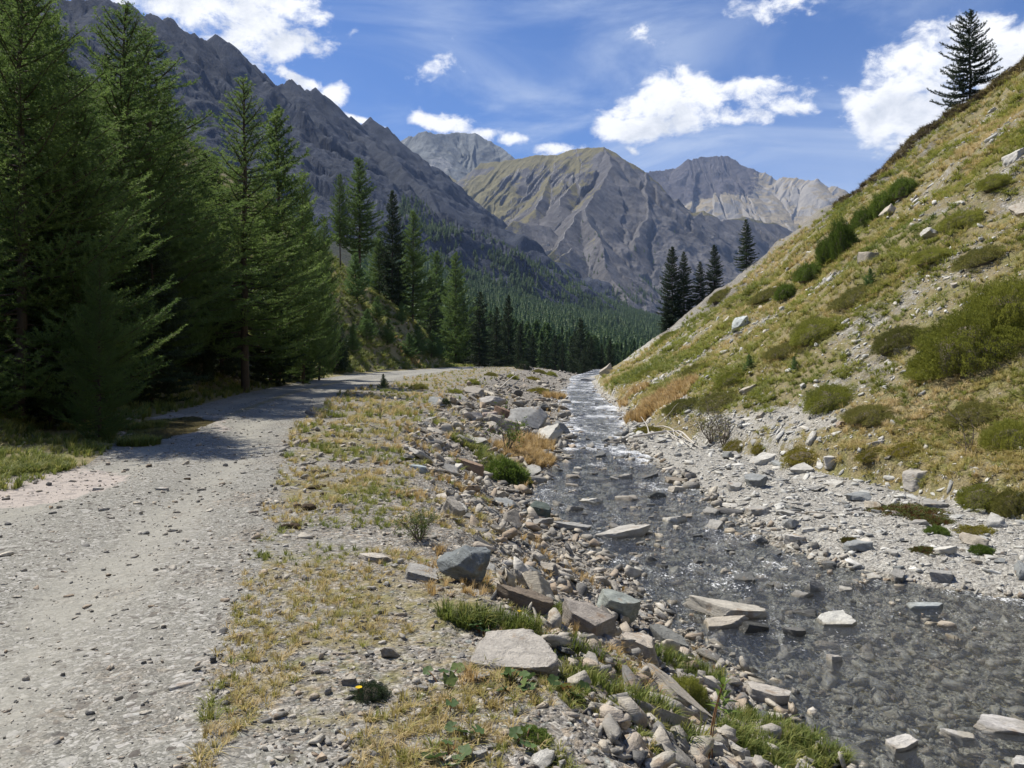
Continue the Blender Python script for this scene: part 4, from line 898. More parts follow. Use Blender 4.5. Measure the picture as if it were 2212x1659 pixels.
def conifer(seed, h, Rad, base=.08, nbr=110, tw=.14, nsp=.045, per=6, ln=.045, wd=.010, up=.10, curl=.28, prof=.85, thin=1.0, lean=0, sides=1.0, trunk_r=None):
    rs = np.random.RandomState(seed); tr = Acc(); cr = Acc(); tr_r = trunk_r or h * .0095
    zz = np.linspace(0, h, 14); wob = np.stack([np.cumsum(rs.normal(size=14)) * .02 + lean * (zz / h) ** 1.5, np.cumsum(rs.normal(size=14)) * .02, zz], 1)
    tr.add(*tube(wob, tr_r * (1 - zz / h) ** .8 + .008, 8))
    PP, DD, TT = [], [], []
    for b in range(nbr):
        f = base + (1 - base) * ((b + rs.rand()) / nbr) ** .92; z = f * h
        rel = (f - base) / (1 - base)
        L = Rad * ((1 - rel) ** prof * min(1, .55 + rel * 3.0) + .05) * rs.uniform(.62, 1.12) * (1 if rs.rand() > .06 else .5)
        a = b * 2.39996 + rs.normal() * .35; L *= 1 + (sides - 1) * max(0, math.cos(a))
        L *= (.8 if rs.rand() < .3 else 1.08)
        pitch = -.18 + .75 * rel ** 1.6 + rs.normal() * .10 + up
        c0 = np.array([np.interp(z, zz, wob[:, 0]), np.interp(z, zz, wob[:, 1]), z]); dh = np.array([math.cos(a), math.sin(a), 0])
        side = np.array([-dh[1], dh[0], 0]); s = np.linspace(0, 1, 8)
        sw = rs.normal() * .12
        path = c0 + L * (s[:, None] * dh * math.cos(pitch) + (math.sin(pitch) * s + curl * s ** 2.2 - .10 * np.sin(s * 3.14) * (1 - rel))[:, None] * np.array([0, 0, 1]) + (sw * s ** 2)[:, None] * side)
        tr.add(*tube(path, tr_r * .28 * (1 - s * .85) * min(1, L / Rad + .3) + .003, 3))
        nt = max(3, int(L / tw)); bt = rs.uniform(.25, .75)
        for k in range(nt):
            if rs.rand() > thin: continue
            q = .10 + .9 * (k + rs.rand()) / nt; p0 = np.array([np.interp(q, s, path[:, j]) for j in range(3)])
            i = min(6, int(q * 7)); td = path[i + 1] - path[i]; td /= np.linalg.norm(td)
            sd = side * (1 if k % 2 else -1); tl = min(.52 * L, .95) * (1 - q * .66) * rs.uniform(.5, 1.15) + .05
            d0 = td * .75 + sd * .8 + np.array([0, 0, rs.normal() * .22 - .10]); d0 /= np.linalg.norm(d0)
            m = max(2, int(tl / nsp)); ss_ = (np.arange(m) + .5) / m
            pts = p0 + tl * (ss_[:, None] * d0 + (.22 * ss_ ** 2)[:, None] * np.array([0, 0, 1])); dd = d0 + (.44 * ss_)[:, None] * np.array([0, 0, 1]); dd /= np.linalg.norm(dd, axis=1, keepdims=True)
            PP.append(pts); DD.append(dd); TT.append(np.full(m, bt) + .22 * (ss_ - .5) + .10 * (q - .5))
        m = max(3, int(L * .8 / nsp)); q = .2 + .8 * (np.arange(m) + .5) / m
        pts = np.stack([np.interp(q, s, path[:, j]) for j in range(3)], 1); dd = np.gradient(pts, axis=0); dd /= np.linalg.norm(dd, axis=1, keepdims=True) + 1e-9
        PP.append(pts); DD.append(dd); TT.append(np.full(m, bt + .1))
    V, Fc, T_ = needles(np.concatenate(PP), np.concatenate(DD), per, ln, wd, rs, tint0=np.concatenate(TT)); cr.add(V, Fc, T_)
    return tr, cr
PROT = {}
def proto(key, matn, **k):
    tr, cr = conifer(**k); PROT[key] = (tr.mesh('trunk', M_BARK), cr.mesh('crown', matn), k['h'])
proto('near1', M_NEEDLE, seed=1, h=10, Rad=2.5, base=.03, nbr=190, tw=.10, nsp=.034, per=6, ln=.06, wd=.017, curl=.34, prof=.66)
proto('near2', M_NEEDLE, seed=2, h=10, Rad=2.1, base=.04, nbr=190, tw=.10, nsp=.034, per=6, ln=.06, wd=.017, curl=.3, prof=.62)
proto('near3', M_NEEDLE, seed=3, h=10, Rad=1.9, base=.12, nbr=170, tw=.11, nsp=.036, per=6, ln=.06, wd=.017, curl=.25, prof=.68)
proto('mid1', M_NEEDLE, seed=4, h=12, Rad=2.6, base=.05, nbr=170, tw=.17, nsp=.07, per=6, ln=.13, wd=.042, prof=.66)
proto('mid2', M_NEEDLE, seed=5, h=12, Rad=2.3, base=.07, nbr=170, tw=.17, nsp=.07, per=6, ln=.13, wd=.042, prof=.58)
proto('tall', M_NEEDLE, seed=24, h=12, Rad=2.3, base=.24, nbr=140, tw=.17, nsp=.07, per=6, ln=.13, wd=.042, prof=.6, trunk_r=.13)
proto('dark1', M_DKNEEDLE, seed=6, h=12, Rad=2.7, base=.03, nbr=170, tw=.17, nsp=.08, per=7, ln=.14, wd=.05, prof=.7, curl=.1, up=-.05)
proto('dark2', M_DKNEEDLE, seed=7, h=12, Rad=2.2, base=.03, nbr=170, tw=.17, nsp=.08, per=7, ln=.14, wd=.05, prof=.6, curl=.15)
proto('ridge', M_DKNEEDLE, seed=8, h=10, Rad=3.3, base=.04, nbr=120, tw=.17, nsp=.07, per=7, ln=.14, wd=.05, prof=.6, thin=.95, curl=.25, up=.0, sides=1.15, trunk_r=.14)
proto('young', M_NEEDLE2, seed=9, h=3, Rad=.95, base=.03, nbr=80, tw=.07, nsp=.035, per=6, ln=.08, wd=.02, up=.25, prof=.8)
proto('small1', M_FAR, seed=10, h=12, Rad=2.1, base=.05, nbr=85, tw=.4, nsp=.2, per=5, ln=.42, wd=.2, prof=.7)
proto('small2', M_FAR, seed=11, h=12, Rad=1.8, base=.05, nbr=85, tw=.4, nsp=.2, per=5, ln=.42, wd=.2, prof=.6)

def tree(key, x, y, z, h, rz, label, group=None, name='larch_tree', cat='tree', wide=1.0, tilt=(0, 0)):
    tr, cr, h0 = PROT[key]; s = h / h0
    e = bpy.data.objects.new(name, None); COL.objects.link(e); e.location = (x, y, z); e.empty_display_size = .3
    e.scale = (s * wide, s * wide, s); e.rotation_euler = (tilt[0], tilt[1], rz)
    tag(e, label, cat, group); link('trunk', tr, e); link('crown', cr, e); return e
def tree_at(key, px, top, base, label, Y=None, wide=1.0, rz=None, sinkz=.15, **k):
    """a tree whose foot is seen at (px, base) and whose tip at (px, top); Y fixes the distance when the foot is hidden"""
    if Y is None: X, Y, Z = G(px, base)
    else: X = (px - 1106) / F * Y; Z = float(H(X, Y))
    h = EYE + (HZ - top) / F * Y - Z
    return tree(key, X, Y, Z - sinkz, h + sinkz, R.uniform(0, 6.28) if rz is None else rz, label, wide=wide, **k)
g1 = 'larches along the wooded side of the road'
tree_at('near1', 45, -95, 0, 'huge pale green larch with upswept branches, nearest tree of the wood', 16.0, 1.2, group=g1)
tree_at('near2', 175, 160, 0, 'bushy lower larch standing right behind the huge pale green one', 17, 1.25, group=g1)
tree_at('near2', 262, 18, 0, 'tall pointed larch whose tip touches the white cloud', 25, 1.3, group=g1)
tree_at('near3', 318, 60, 0, 'dark larch crowding the tall pointed one under the cloud', 28, 1.7, group=g1)
tree_at('near1', 360, 190, 0, 'broad larch in deep shade between the cloud larch and the bare-trunked one', 31, 1.0, group=g1)
tree_at('near1', 215, 560, 0, 'low leaning larch sapling glowing green beside the puddle', 14.6, .95, group=g1)
tree_at('near3', 532, 172, 0, 'slender larch showing its long bare trunk beside the road', 34, 1.35, group=g1)
tree_at('mid1', 600, 240, 0, 'dense larch close behind the slender bare-trunked larch', 41, 1.1, group=g1)
tree_at('near2', 655, 380, 0, 'full green larch spreading over the road where it bends', 44, .85, group=g1)
tree_at('near1', 690, 500, 0, 'low green larch at the foot of the grassy bluff', 50, .8, group=g1)
tree_at('mid2', 440, 330, 0, 'dark larch half hidden between two taller larches of the wood', 36, .95, group=g1)
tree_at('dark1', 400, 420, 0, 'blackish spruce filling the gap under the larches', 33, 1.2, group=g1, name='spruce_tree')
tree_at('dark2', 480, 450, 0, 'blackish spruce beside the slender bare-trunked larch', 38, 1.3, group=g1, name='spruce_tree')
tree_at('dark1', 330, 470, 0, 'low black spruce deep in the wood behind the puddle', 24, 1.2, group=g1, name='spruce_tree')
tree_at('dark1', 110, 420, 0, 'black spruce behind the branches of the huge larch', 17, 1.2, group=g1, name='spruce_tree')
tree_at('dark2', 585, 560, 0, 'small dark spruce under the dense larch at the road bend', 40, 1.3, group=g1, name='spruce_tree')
tree_at('mid1', 110, 40, 0, 'tall larch rising behind the huge one at the picture edge', 24, 1.2, group=g1)
tree_at('mid2', 20, 10, 0, 'tall dark larch closing the wood at the picture edge', 22, 1.3, group=g1)
tree_at('dark2', 640, 600, 0, 'dark spruce bush in the shade at the bluff corner', 47, 1.4, group=g1, name='spruce_tree')
for i in range(34):
    Y = math.exp(R.uniform(math.log(19), math.log(52))); X = float(LF(Y)) - R.uniform(2.5, 7 + .25 * Y)
    if X / Y < -.70: X = -.70 * Y
    hh = R.uniform(7, 12)
    wh = ['ahead of the cloud larch', 'behind the cloud larch', 'behind the bare-trunked larch', 'towards the road bend', 'behind the road-bend larch'][min(4, int((Y - 19) / 10))]
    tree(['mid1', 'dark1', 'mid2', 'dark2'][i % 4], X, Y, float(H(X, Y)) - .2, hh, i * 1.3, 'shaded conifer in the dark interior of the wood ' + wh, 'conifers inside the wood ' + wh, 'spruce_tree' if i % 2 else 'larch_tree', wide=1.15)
g2 = 'conifers on the grassy bluff'
tree_at('tall', 735, 378, 0, 'thin tall larch on the bluff, first of the group of three', 101, .75, group=g2)
tree_at('tall', 778, 345, 0, 'tallest larch of the group of three on the bluff', 103, 1.1, group=g2)
tree_at('dark2', 848, 414, 0, 'narrow dark pine on the bluff between larches', 106, .9, group=g2, name='pine_tree')
tree_at('mid1', 892, 458, 0, 'broad green larch on the brow of the bluff', 108, 1.15, group=g2)
tree_at('young', 774, 548, 0, 'pale young larch below the tallest larch of the bluff', 88, 1.2, group=g2)
tree_at('mid2', 820, 500, 0, 'shaded larch behind the narrow dark pine', 108, 1.3, group=g2)
tree_at('mid1', 984, 548, 0, 'full larch standing alone past the end of the bluff', 128, 1.05, group=g2)
tree_at('mid2', 944, 545, 0, 'dim larch behind the lone full larch', 150, .9, group=g2)
tree_at('dark1', 1036, 632, 0, 'dark spruce at the foot of the bluff where the road vanishes', 132, 1.2, group=g2, name='spruce_tree')
for i, (px, top, Y, lb) in enumerate([(700, 470, 75, 'larch crowding the bluff corner'), (930, 600, 118, 'dark spruce under the broad larch of the bluff'), (860, 580, 106, 'dark spruce in the shadow of the pine on the bluff'), (660, 420, 70, 'tall larch behind the road-bend larch'), (1000, 650, 138, 'spruce at the shoulder behind the lone full larch')]):
    tree_at(['mid1', 'dark1', 'dark2', 'mid2', 'dark1'][i], px, top, 0, lb, Y, .85, group=g2)
g3 = 'dark conifers in the gorge beyond the road end'
LBL = ['where the road vanishes', 'first in the gorge past the road end', 'with a thin pointed top', 'broad and low in the gorge', 'leaning towards the stream', 'tallest spire of the gorge', 'just behind the gorge spire', 'short and dense by the stream', 'standing above the far boulder', 'last before the hillside foot', 'beside the last one, a little shorter', 'in deep shade between two spires', 'close to the vanishing stream', 'half hidden behind the bank top']
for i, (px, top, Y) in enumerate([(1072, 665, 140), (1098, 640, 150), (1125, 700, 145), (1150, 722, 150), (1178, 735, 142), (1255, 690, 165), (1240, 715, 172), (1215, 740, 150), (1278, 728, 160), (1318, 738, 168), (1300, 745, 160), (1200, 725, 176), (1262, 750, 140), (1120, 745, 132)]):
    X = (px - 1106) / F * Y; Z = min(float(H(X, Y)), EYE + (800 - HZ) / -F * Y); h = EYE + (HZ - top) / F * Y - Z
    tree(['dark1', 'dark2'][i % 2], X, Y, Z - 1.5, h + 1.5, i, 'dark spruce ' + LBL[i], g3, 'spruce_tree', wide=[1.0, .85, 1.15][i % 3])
g4 = 'dark conifers on the crest of the sunny hillside'
for (key, px, top, base, wd, lb, nm) in [('dark2', 1452, 535, 690, 1.15, 'dark pine at the lower end of the crest group', 'pine_tree'), ('dark1', 1478, 545, 680, 1.0, 'dark pine pressed against the lowest one of the crest', 'pine_tree'), ('dark1', 1512, 566, 662, 1.15, 'shorter dark pine in the middle of the crest group', 'pine_tree'),
                                      ('dark2', 1543, 530, 640, 1.25, 'pointed dark pine at the upper end of the crest group', 'pine_tree'), ('dark1', 1612, 475, 598, 1.15, 'solitary broad pine on the crest above the group', 'pine_tree'), ('dark1', 1440, 640, 700, 1.2, 'little dark pine at the foot of the crest group', 'pine_tree')]:
    tree_at(key, px, top, 0, lb, 87.0 if px < 1600 else 83.0, wd, px, .5, group=g4, name=nm)
tree_at('ridge', 2095, 28, 0, 'solitary sparse larch standing against the cloud on top of the hillside', 68.0, 1.0, 2.4)
# young larches
g5 = 'young larches on the grassy bluff'
for i, (px, top, base, lb) in enumerate([(790, 668, 735, 'on the upper bluff by the shade edge'), (835, 690, 742, 'at mid bluff beside the yellow grass'), (868, 652, 700, 'below the narrow dark pine'), (905, 700, 765, 'tall and slim low on the bluff'), (930, 715, 772, 'bushy one at the foot of the bluff'), (948, 730, 776, 'lowest one by the road edge'), (812, 640, 690, 'high on the bluff in full sun'), (880, 720, 772, 'between the slim one and the yellow grass'), (760, 700, 765, 'next to the shaded larches'), (960, 690, 745, 'on the brow below the lone full larch')]):
    tree_at('young', px, top, base, 'young larch ' + lb, None, [1.3, 1.6, 1.1][i % 3], group=g5, name='young_larch')
tree_at('young', 830, 808, 838, 'tiny dark larch seedling on the verge beside the road', None, 1.2, name='young_larch')
tree_at('young', 1620, 766, 800, 'low dark green seedling on the hillside below the blue-white boulder', None, 1.4, name='young_larch')
tree_at('young', 1878, 580, 618, 'dark green seedling by the willow bushes of the hillside', None, 1.3, name='young_larch')
tree_at('young', 1718, 770, 800, 'small green seedling in the stones at mid hillside', None, 1.2, name='young_larch')

# nearest trees of the big forest, each its own; the mass behind them as one
cands = []
while len(cands) < 300:
    Y = math.exp(R.uniform(math.log(175), math.log(520))); px = R.uniform(950, 1400)
    X = (px - 1106) / F * Y; Z = float(Hfar(X, Y))
    if any((X - c[0]) ** 2 + (Y - c[1]) ** 2 < 22 for c in cands): continue
    cands.append((X, Y, Z, px))
cands.sort(key=lambda c: c[1]); cands = cands[:250]
for i, (X, Y, Z, px) in enumerate(cands):
    tree(['small1', 'small2'][i % 2], X, Y, Z - .4, R.uniform(8, 13.5), R.uniform(0, 6.28), 'one of the many green conifers in the front rows of the valley forest', 'conifers in the front rows of the valley forest', 'forest_conifer', wide=R.uniform(.85, 1.2))
def simple_conifer(seed):
    rs = np.random.RandomState(seed); V, Fc, T_ = [], [], []; n = 0
    for k in range(9):
        z = 1 - (k + .5) / 9.5; rad = .29 * (1 - z) ** .65 + .015
        for j in range(7):
            a = (j + rs.rand()) * 2 * math.pi / 7; r_ = rad * rs.uniform(.7, 1.15); w_ = rad * .55
            c, s = math.cos(a), math.sin(a)
            V += [(-s * w_ + c * r_ * .2, c * w_ + s * r_ * .2, z + .05), (s * w_ + c * r_ * .2, -c * w_ + s * r_ * .2, z + .05), (c * r_, s * r_, z - .055 + rs.normal() * .015)]
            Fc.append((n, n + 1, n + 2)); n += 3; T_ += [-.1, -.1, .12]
        
    return np.array(V), np.array(Fc), np.array(T_)
SIMP = [simple_conifer(k) for k in range(6)]
def mass_forest():
    n = 32000; px = R.uniform(760, 1470, n); Y = np.sqrt(R.uniform(200 ** 2, 1930 ** 2, n)); X = (px - 1106) / F * Y
    Z = Hfar(X, Y); dn = pn(X / 60, Y / 60, 71); keep = (dn + .35 * pn(X / 22, Y / 22, 72) > -.28) & ~((Y < cands[-1][1]) & (px > 950) & (px < 1400))
    py = HZ - (Z - EYE) * F / Y
    X, Y, Z = X[keep], Y[keep], Z[keep]; h = R.uniform(7, 14, len(X)) * (1 + .3 * dn[keep]); pos = [np.stack([X, Y, Z - .5], 1)]; hh = [h]
    for (V, g), m in ((MTA, 0), (MTB, 1)):
        qx = 1106 + V[:, 0] * F / V[:, 1]; qy = HZ - (V[:, 2] - EYE) * F / V[:, 1]; cand = np.where((qx > 860) & (qx < 1480) & (qy > (430 if m == 0 else 460)) & (qy < 800))[0]
        i = cand[R.randint(0, len(cand), 60000 if m == 0 else 26000)]; v = V[i]; vx = 1106 + v[:, 0] * F / v[:, 1]; vy = HZ - (v[:, 2] - EYE) * F / v[:, 1]
        nn = pn(v[:, 0] / 90, v[:, 1] / 90, 73)
        if m == 0:
            edge = np.interp(vx, [880, 950, 1000, 1100, 1200, 1420], [430, 500, 520, 552, 605, 680])
            p = sstep(edge - 40, edge + 50, vy) * (vx > 860) * (.10 + .9 * sstep(-.2, .15, nn)) * .8
        else:
            p = sstep(560, 660, vy) * (vx > 1180) * (vx < 1480) * sstep(.02, .25, nn + .1) * .30
            p = p + .05 * sstep(470, 560, vy) * (nn > .1)
        k = R.rand(len(v)) < p; v = v[k]; jit = R.normal(size=(len(v), 3)) * [2, 2, 0]
        pos.append(v + jit - [0, 0, .8]); hh.append(R.uniform(7, 13, len(v)))
    pos = np.concatenate(pos); h = np.concatenate(hh); w_ = R.uniform(.8, 1.15, len(h))
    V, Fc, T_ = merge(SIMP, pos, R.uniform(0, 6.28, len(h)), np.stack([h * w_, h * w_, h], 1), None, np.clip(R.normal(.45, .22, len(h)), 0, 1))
    me = mesh_from('distant_forest', V, Fc, 3, {'tint': T_}, False, M_FAR); print('mass trees', len(h))
    tag(link('distant_forest', me), 'dense green conifer forest covering the far valley side', None, None, 'stuff')
mass_forest()

# shrubs
def dome_bush(seed, n=16000, leaf=.03, lump=.35, flat=.6, wd=.5):
    rs = np.random.RandomState(seed); a = rs.uniform(0, 6.283, n); c = rs.rand(n); phi = np.arccos(c)
    d = np.stack([np.sin(phi) * np.cos(a), np.sin(phi) * np.sin(a), np.cos(phi)], 1)
    r = 1 + lump * fbm(d[:, 0] * 2.5 + seed, d[:, 1] * 2.5 + d[:, 2], 4, seed); r *= 1 - .35 * rs.rand(n) ** 2.5
    cl = pn(d[:, 0] * 9 + 5, d[:, 1] * 9 + d[:, 2] * 4, seed + 3) + .5 * pn(d[:, 0] * 22, d[:, 1] * 22 + d[:, 2] * 8, seed + 7); r *= 1 + .20 * cl
    p = d * r[:, None]; p[:, 2] *= flat
    dirn = d + rs.normal(size=(n, 3)) * .55; dirn[:, 2] += .35; dirn /= np.linalg.norm(dirn, axis=1, keepdims=True)
    s = np.cross(dirn, rs.normal(size=(n, 3))); s /= np.linalg.norm(s, axis=1, keepdims=True); L = leaf * rs.uniform(.6, 1.4, (n, 1))
    V = np.stack([p - s * L * wd / 2, p + s * L * wd / 2, p + dirn * L], 1).reshape(-1, 3)
    t = np.clip(.5 + .6 * cl + .5 * fbm(p[:, 0] * 4, p[:, 1] * 4, 2, seed + 5) + rs.normal(size=n) * .12, 0, 1)
    return V, np.arange(3 * n).reshape(-1, 3), np.repeat(t, 3)
def bush_core(seed, lump=.35, flat=.6):
    V, Fc = ICO[3]; V = V.copy(); k = 1 + lump * fbm(V[:, 0] * 2.5 + seed, V[:, 1] * 2.5 + V[:, 2], 4, seed); V = V * (k * .72)[:, None]; V[:, 2] *= flat; return V, Fc
BUSH = {}
def bush_proto(key, mat, seed, **k):
    a = Acc(); a.add(*dome_bush(seed, **k)); core = Acc(); core.add(*bush_core(seed, k.get('lump', .35), k.get('flat', .6)))
    BUSH[key] = (a.mesh('foliage', mat), core.mesh('twigs', M_TWIG, True))
bush_proto('juniper1', M_JUN, 31, n=70000, leaf=.022, lump=.30, flat=.5)
bush_proto('juniper2', M_JUN, 32, n=30000, leaf=.032, lump=.35, flat=.5)
bush_proto('heath', M_HEATH, 33, n=22000, leaf=.045, lump=.35, flat=.42, wd=.35)
bush_proto('green', M_BUSH, 34, n=9000, leaf=.08, lump=.4, flat=.6)
bush_proto('moss', M_YEL, 35, n=9000, leaf=.05, lump=.5, flat=.35)
bush_proto('willow', M_BUSH, 36, n=18000, leaf=.05, lump=.4, flat=.7)
bush_proto('darkj', M_DKNEEDLE, 37, n=15000, leaf=.05, lump=.5, flat=.8)
def gsafe(g): return 'slope' if g and 'hillside' in g and 'juniper' in g else ''
def bush(key, px, py, w, hgt, label, group, name='shrub', cat='shrub', deep=.8):
    X, Y, Z = G(px, py); rx = w / F * Y / 2; rzz = hgt / F * Y
    N = Hn(np.array([X]), np.array([Y]))[0]; N = (N + [0, 0, 1.0]); N /= np.linalg.norm(N)
    e = bpy.data.objects.new(name, None); COL.objects.link(e); e.location = (X, Y, Z - rzz * .12); e.empty_display_size = .2
    e.rotation_euler = (Vector(N).to_track_quat('Z', 'Y') @ Matrix.Rotation(R.uniform(0, 6.28), 4, 'Z').to_quaternion()).to_euler()
    fl, co = BUSH[key]; fz = .6 * (1.35 if 'slope' in gsafe(group) else 1); e.scale = (rx, rx * deep if False else rx, rzz / fz)
    tag(e, label, cat, group); link('foliage', fl, e); link('twigs', co, e); return e
gj = 'juniper and heath cushions on the sunny hillside'
for row in [('juniper1', 2105, 760, 240, 160, 'huge bright juniper thicket covering the upper slope edge', 'juniper_bush'), ('juniper1', 2190, 690, 200, 150, 'upper lobe of juniper above the huge thicket', 'juniper_bush'), ('juniper2', 2020, 800, 110, 60, 'small juniper touching the lower side of the huge thicket', 'juniper_bush'),
            ('heath', 1945, 735, 115, 60, 'round dull green heath cushion next to the flat plate of rock', 'heath_cushion'), ('juniper2', 1800, 868, 130, 60, 'lush juniper cushion in the middle of the lower slope', 'juniper_bush'), ('heath', 1880, 900, 110, 50, 'heath cushion beside the lush juniper of the lower slope', 'heath_cushion'),
            ('juniper2', 1770, 720, 130, 55, 'long juniper mat above the lush lower cushion', 'juniper_bush'), ('heath', 1700, 760, 90, 40, 'heath mat streamward of the long juniper mat', 'heath_cushion'), ('juniper2', 2015, 560, 90, 40, 'bright green juniper high up near the picture edge', 'juniper_bush'), ('juniper2', 2150, 400, 70, 35, 'dark juniper patch just below the crest', 'juniper_bush'),
            ('heath', 1860, 640, 120, 45, 'brownish heath band at mid height of the slope', 'heath_cushion'), ('juniper2', 2080, 480, 100, 40, 'juniper streak below the dark crest patch', 'juniper_bush'), ('heath', 2120, 560, 110, 50, 'purple-brown heath below the bright high juniper', 'heath_cushion'),
            ('heath', 1560, 870, 110, 40, 'flat heath growing on the low debris near the stream', 'heath_cushion'), ('heath', 2105, 900, 120, 60, 'yellowish heath dome below the huge thicket', 'heath_cushion'), ('juniper2', 2190, 960, 120, 90, 'juniper dome cut by the picture edge', 'juniper_bush'), ('heath', 1480, 880, 90, 40, 'low heath next to the orange grass', 'heath_cushion'),
            ('juniper2', 1590, 820, 90, 36, 'small juniper mat above the orange grass', 'juniper_bush'), ('heath', 1510, 800, 80, 30, 'thin heath strip on the lower slope', 'heath_cushion'), ('juniper2', 1400, 810, 50, 20, 'tiny juniper low on the far slope', 'juniper_bush'), ('heath', 1660, 640, 80, 30, 'heath streak above the blue-white boulder', 'heath_cushion'),
            ('juniper2', 1450, 730, 60, 22, 'dull juniper under the crest pines', 'juniper_bush'), ('heath', 1560, 640, 60, 26, 'brown heath close under the crest pines', 'heath_cushion'), ('juniper2', 2120, 1080, 100, 50, 'yellow-green shrub behind the large rounded rock', 'juniper_bush'), ('heath', 2190, 1090, 80, 60, 'yellow-green shrub at the edge above the gravel bar', 'heath_cushion')]:
    bush(*row[:5], row[5], gj, row[6], 'bush')
gw = 'willow bushes below the bare crest'
for i, (px, py, w_, h_, lb) in enumerate([(1830, 545, 60, 62, 'rounded bright willow bush in the middle of the row'), (1795, 560, 50, 40, 'lower willow bush of the row'), (1875, 490, 60, 36, 'willow bush just above the rounded one'), (1915, 455, 60, 34, 'fourth willow bush up the slope'), (1955, 420, 60, 30, 'highest willow bush of the row'), (1750, 600, 60, 26, 'flat willow at the lower end of the row'), (1700, 640, 50, 22, 'flat willow furthest down the row')]):
    bush('willow', px, py, w_, h_, lb, gw, 'willow_bush', 'bush')
bush('darkj', 395, 800, 110, 95, 'dark juniper in the shade between wood and road', None, 'juniper_bush', 'bush')
bush('willow', 330, 800, 60, 110, 'yellow-green bush glowing at the forest edge', None, 'willow_bush', 'bush')
bush('darkj', 610, 782, 100, 60, 'dark bush in the deep shade by the road', None, 'juniper_bush', 'bush')
bush('darkj', 690, 775, 110, 60, 'dark bush at the shaded corner of the bluff', None, 'juniper_bush', 'bush')
bush('green', 1090, 1035, 90, 40, 'low green leafy plant at the water side of the dry grass', None, 'shrub', 'bush')
bush('moss', 1120, 1042, 60, 30, 'yellow-green moss cushion hanging over the water', None, 'moss_cushion', 'moss')
bush('juniper2', 1478, 1512, 95, 60, 'dense small-leaved shrub beside the tall leafy stem', None, 'shrub', 'bush')
bush('green', 1150, 1598, 85, 22, 'flat feathery green mat at the bottom of the picture', None, 'ground_plant', 'plant')
bush('darkj', 800, 1505, 80, 22, 'dark rosette with a yellow flower on the verge', None, 'ground_plant', 'plant')
gm = 'yellow moss and herbs along the foot of the hillside'
for i, (px, py, w_, h_, lb) in enumerate([(1735, 985, 90, 26, 'yellow moss strip at the top of the gravel bar'), (1590, 968, 60, 24, 'yellow moss by the bare shrub'), (1640, 972, 36, 18, 'small moss tuft next to the yellow strip'), (1400, 935, 60, 26, 'moss by the bleached branch'), (2110, 1150, 80, 24, 'moss at the gravel edge of the slope'), (1960, 975, 70, 26, 'herb cushion above the pale angular stone'), (1880, 985, 60, 20, 'herbs between pale wide stone and large rounded rock')]):
    bush('moss', px, py, w_, h_, lb, gm, 'moss_cushion', 'moss')
# red and green cushions growing on the gravel bar
bush_proto('mat', M_MAT, 38, n=20000, leaf=.05, lump=.6, flat=.35)
gc = 'cushions growing on the gravel bar'
for (px, py, w_, h_, lb) in [(1965, 1110, 150, 26, 'large red and green cushion on the gravel bar'), (2020, 1130, 80, 22, 'lower lobe of the large red and green cushion'), (1995, 1192, 52, 18, 'small reddish cushion on the gravel bar'), (1835, 1172, 38, 18, 'small upright tuft on the gravel bar')]:
    bush('mat', px, py, w_, h_, lb, gc, 'red_cushion', 'plant')
for (px, py, w_, h_, lb) in [(2025, 1153, 48, 16, 'bright green cushion below the large red one'), (2120, 1194, 50, 16, 'lone bright green cushion on the gravel bar')]:
    bush('green', px, py, w_, h_, lb, gc, 'green_cushion', 'plant')

gb = 'low shrubs on the bank top beyond the boulders'
for i, (px, py, w_, h_, k, lb) in enumerate([(1098, 792, 30, 12, 'heath', 'low shrub at the end of the road'), (1130, 798, 34, 14, 'darkj', 'dark little shrub at the brow of the bank'), (1165, 806, 30, 12, 'heath', 'olive shrub at the brow of the bank'), (1190, 812, 26, 12, 'juniper2', 'last green shrub before the stream vanishes'), (1150, 820, 30, 12, 'moss', 'yellowish tuft below the brow of the bank'), (1105, 818, 30, 12, 'juniper2', 'green shrub on the bank above the grey stick'), (1060, 812, 30, 12, 'heath', 'olive shrub by the road bend'), (1020, 830, 34, 14, 'juniper2', 'yellow-green shrub above the boulder group'), (985, 850, 30, 12, 'juniper2', 'low yellow-green tuft beside the road verge'), (1165, 850, 50, 22, 'moss', 'yellow moss below the orange grass on the far bank'), (905, 840, 40, 16, 'heath', 'low herb cushion on the verge edge'), (960, 880, 30, 14, 'darkj', 'dark low shrub near the dome boulder')]):
    bush(k, px, py, w_, h_, lb, gb, 'shrub', 'bush')
# ------------------------------------------------------------------ grass
def tuft(seed, n=26, h=1.0, spread=.35, wd=.035, lean=.5):
    rs = np.random.RandomState(seed); V, Fc, T_ = [], [], []; k = 0
    for i in range(n):
        a = rs.uniform(0, 6.283); r0 = spread * .5 * rs.rand(); L = h * rs.uniform(.5, 1.1); ln = lean * rs.uniform(.3, 1.3)
        d = np.array([math.cos(a), math.sin(a), 0]); p0 = d * r0; sd = np.array([-d[1], d[0], 0]) * wd
        p1 = p0 + d * L * ln * .35 + [0, 0, L * .6]; p2 = p0 + d * L * ln * (1.0 + .3 * rs.rand()) + [0, 0, L * (1 - .3 * ln)]
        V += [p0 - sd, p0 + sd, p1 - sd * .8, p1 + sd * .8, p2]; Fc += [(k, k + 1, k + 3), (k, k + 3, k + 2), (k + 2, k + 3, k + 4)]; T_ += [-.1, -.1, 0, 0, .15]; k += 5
    return np.array(V), np.array(Fc), np.array(T_)
TUFT = [tuft(i, 22, 1, .5, .03, [.5, .8, .35, 1.0][i % 4]) for i in range(8)]
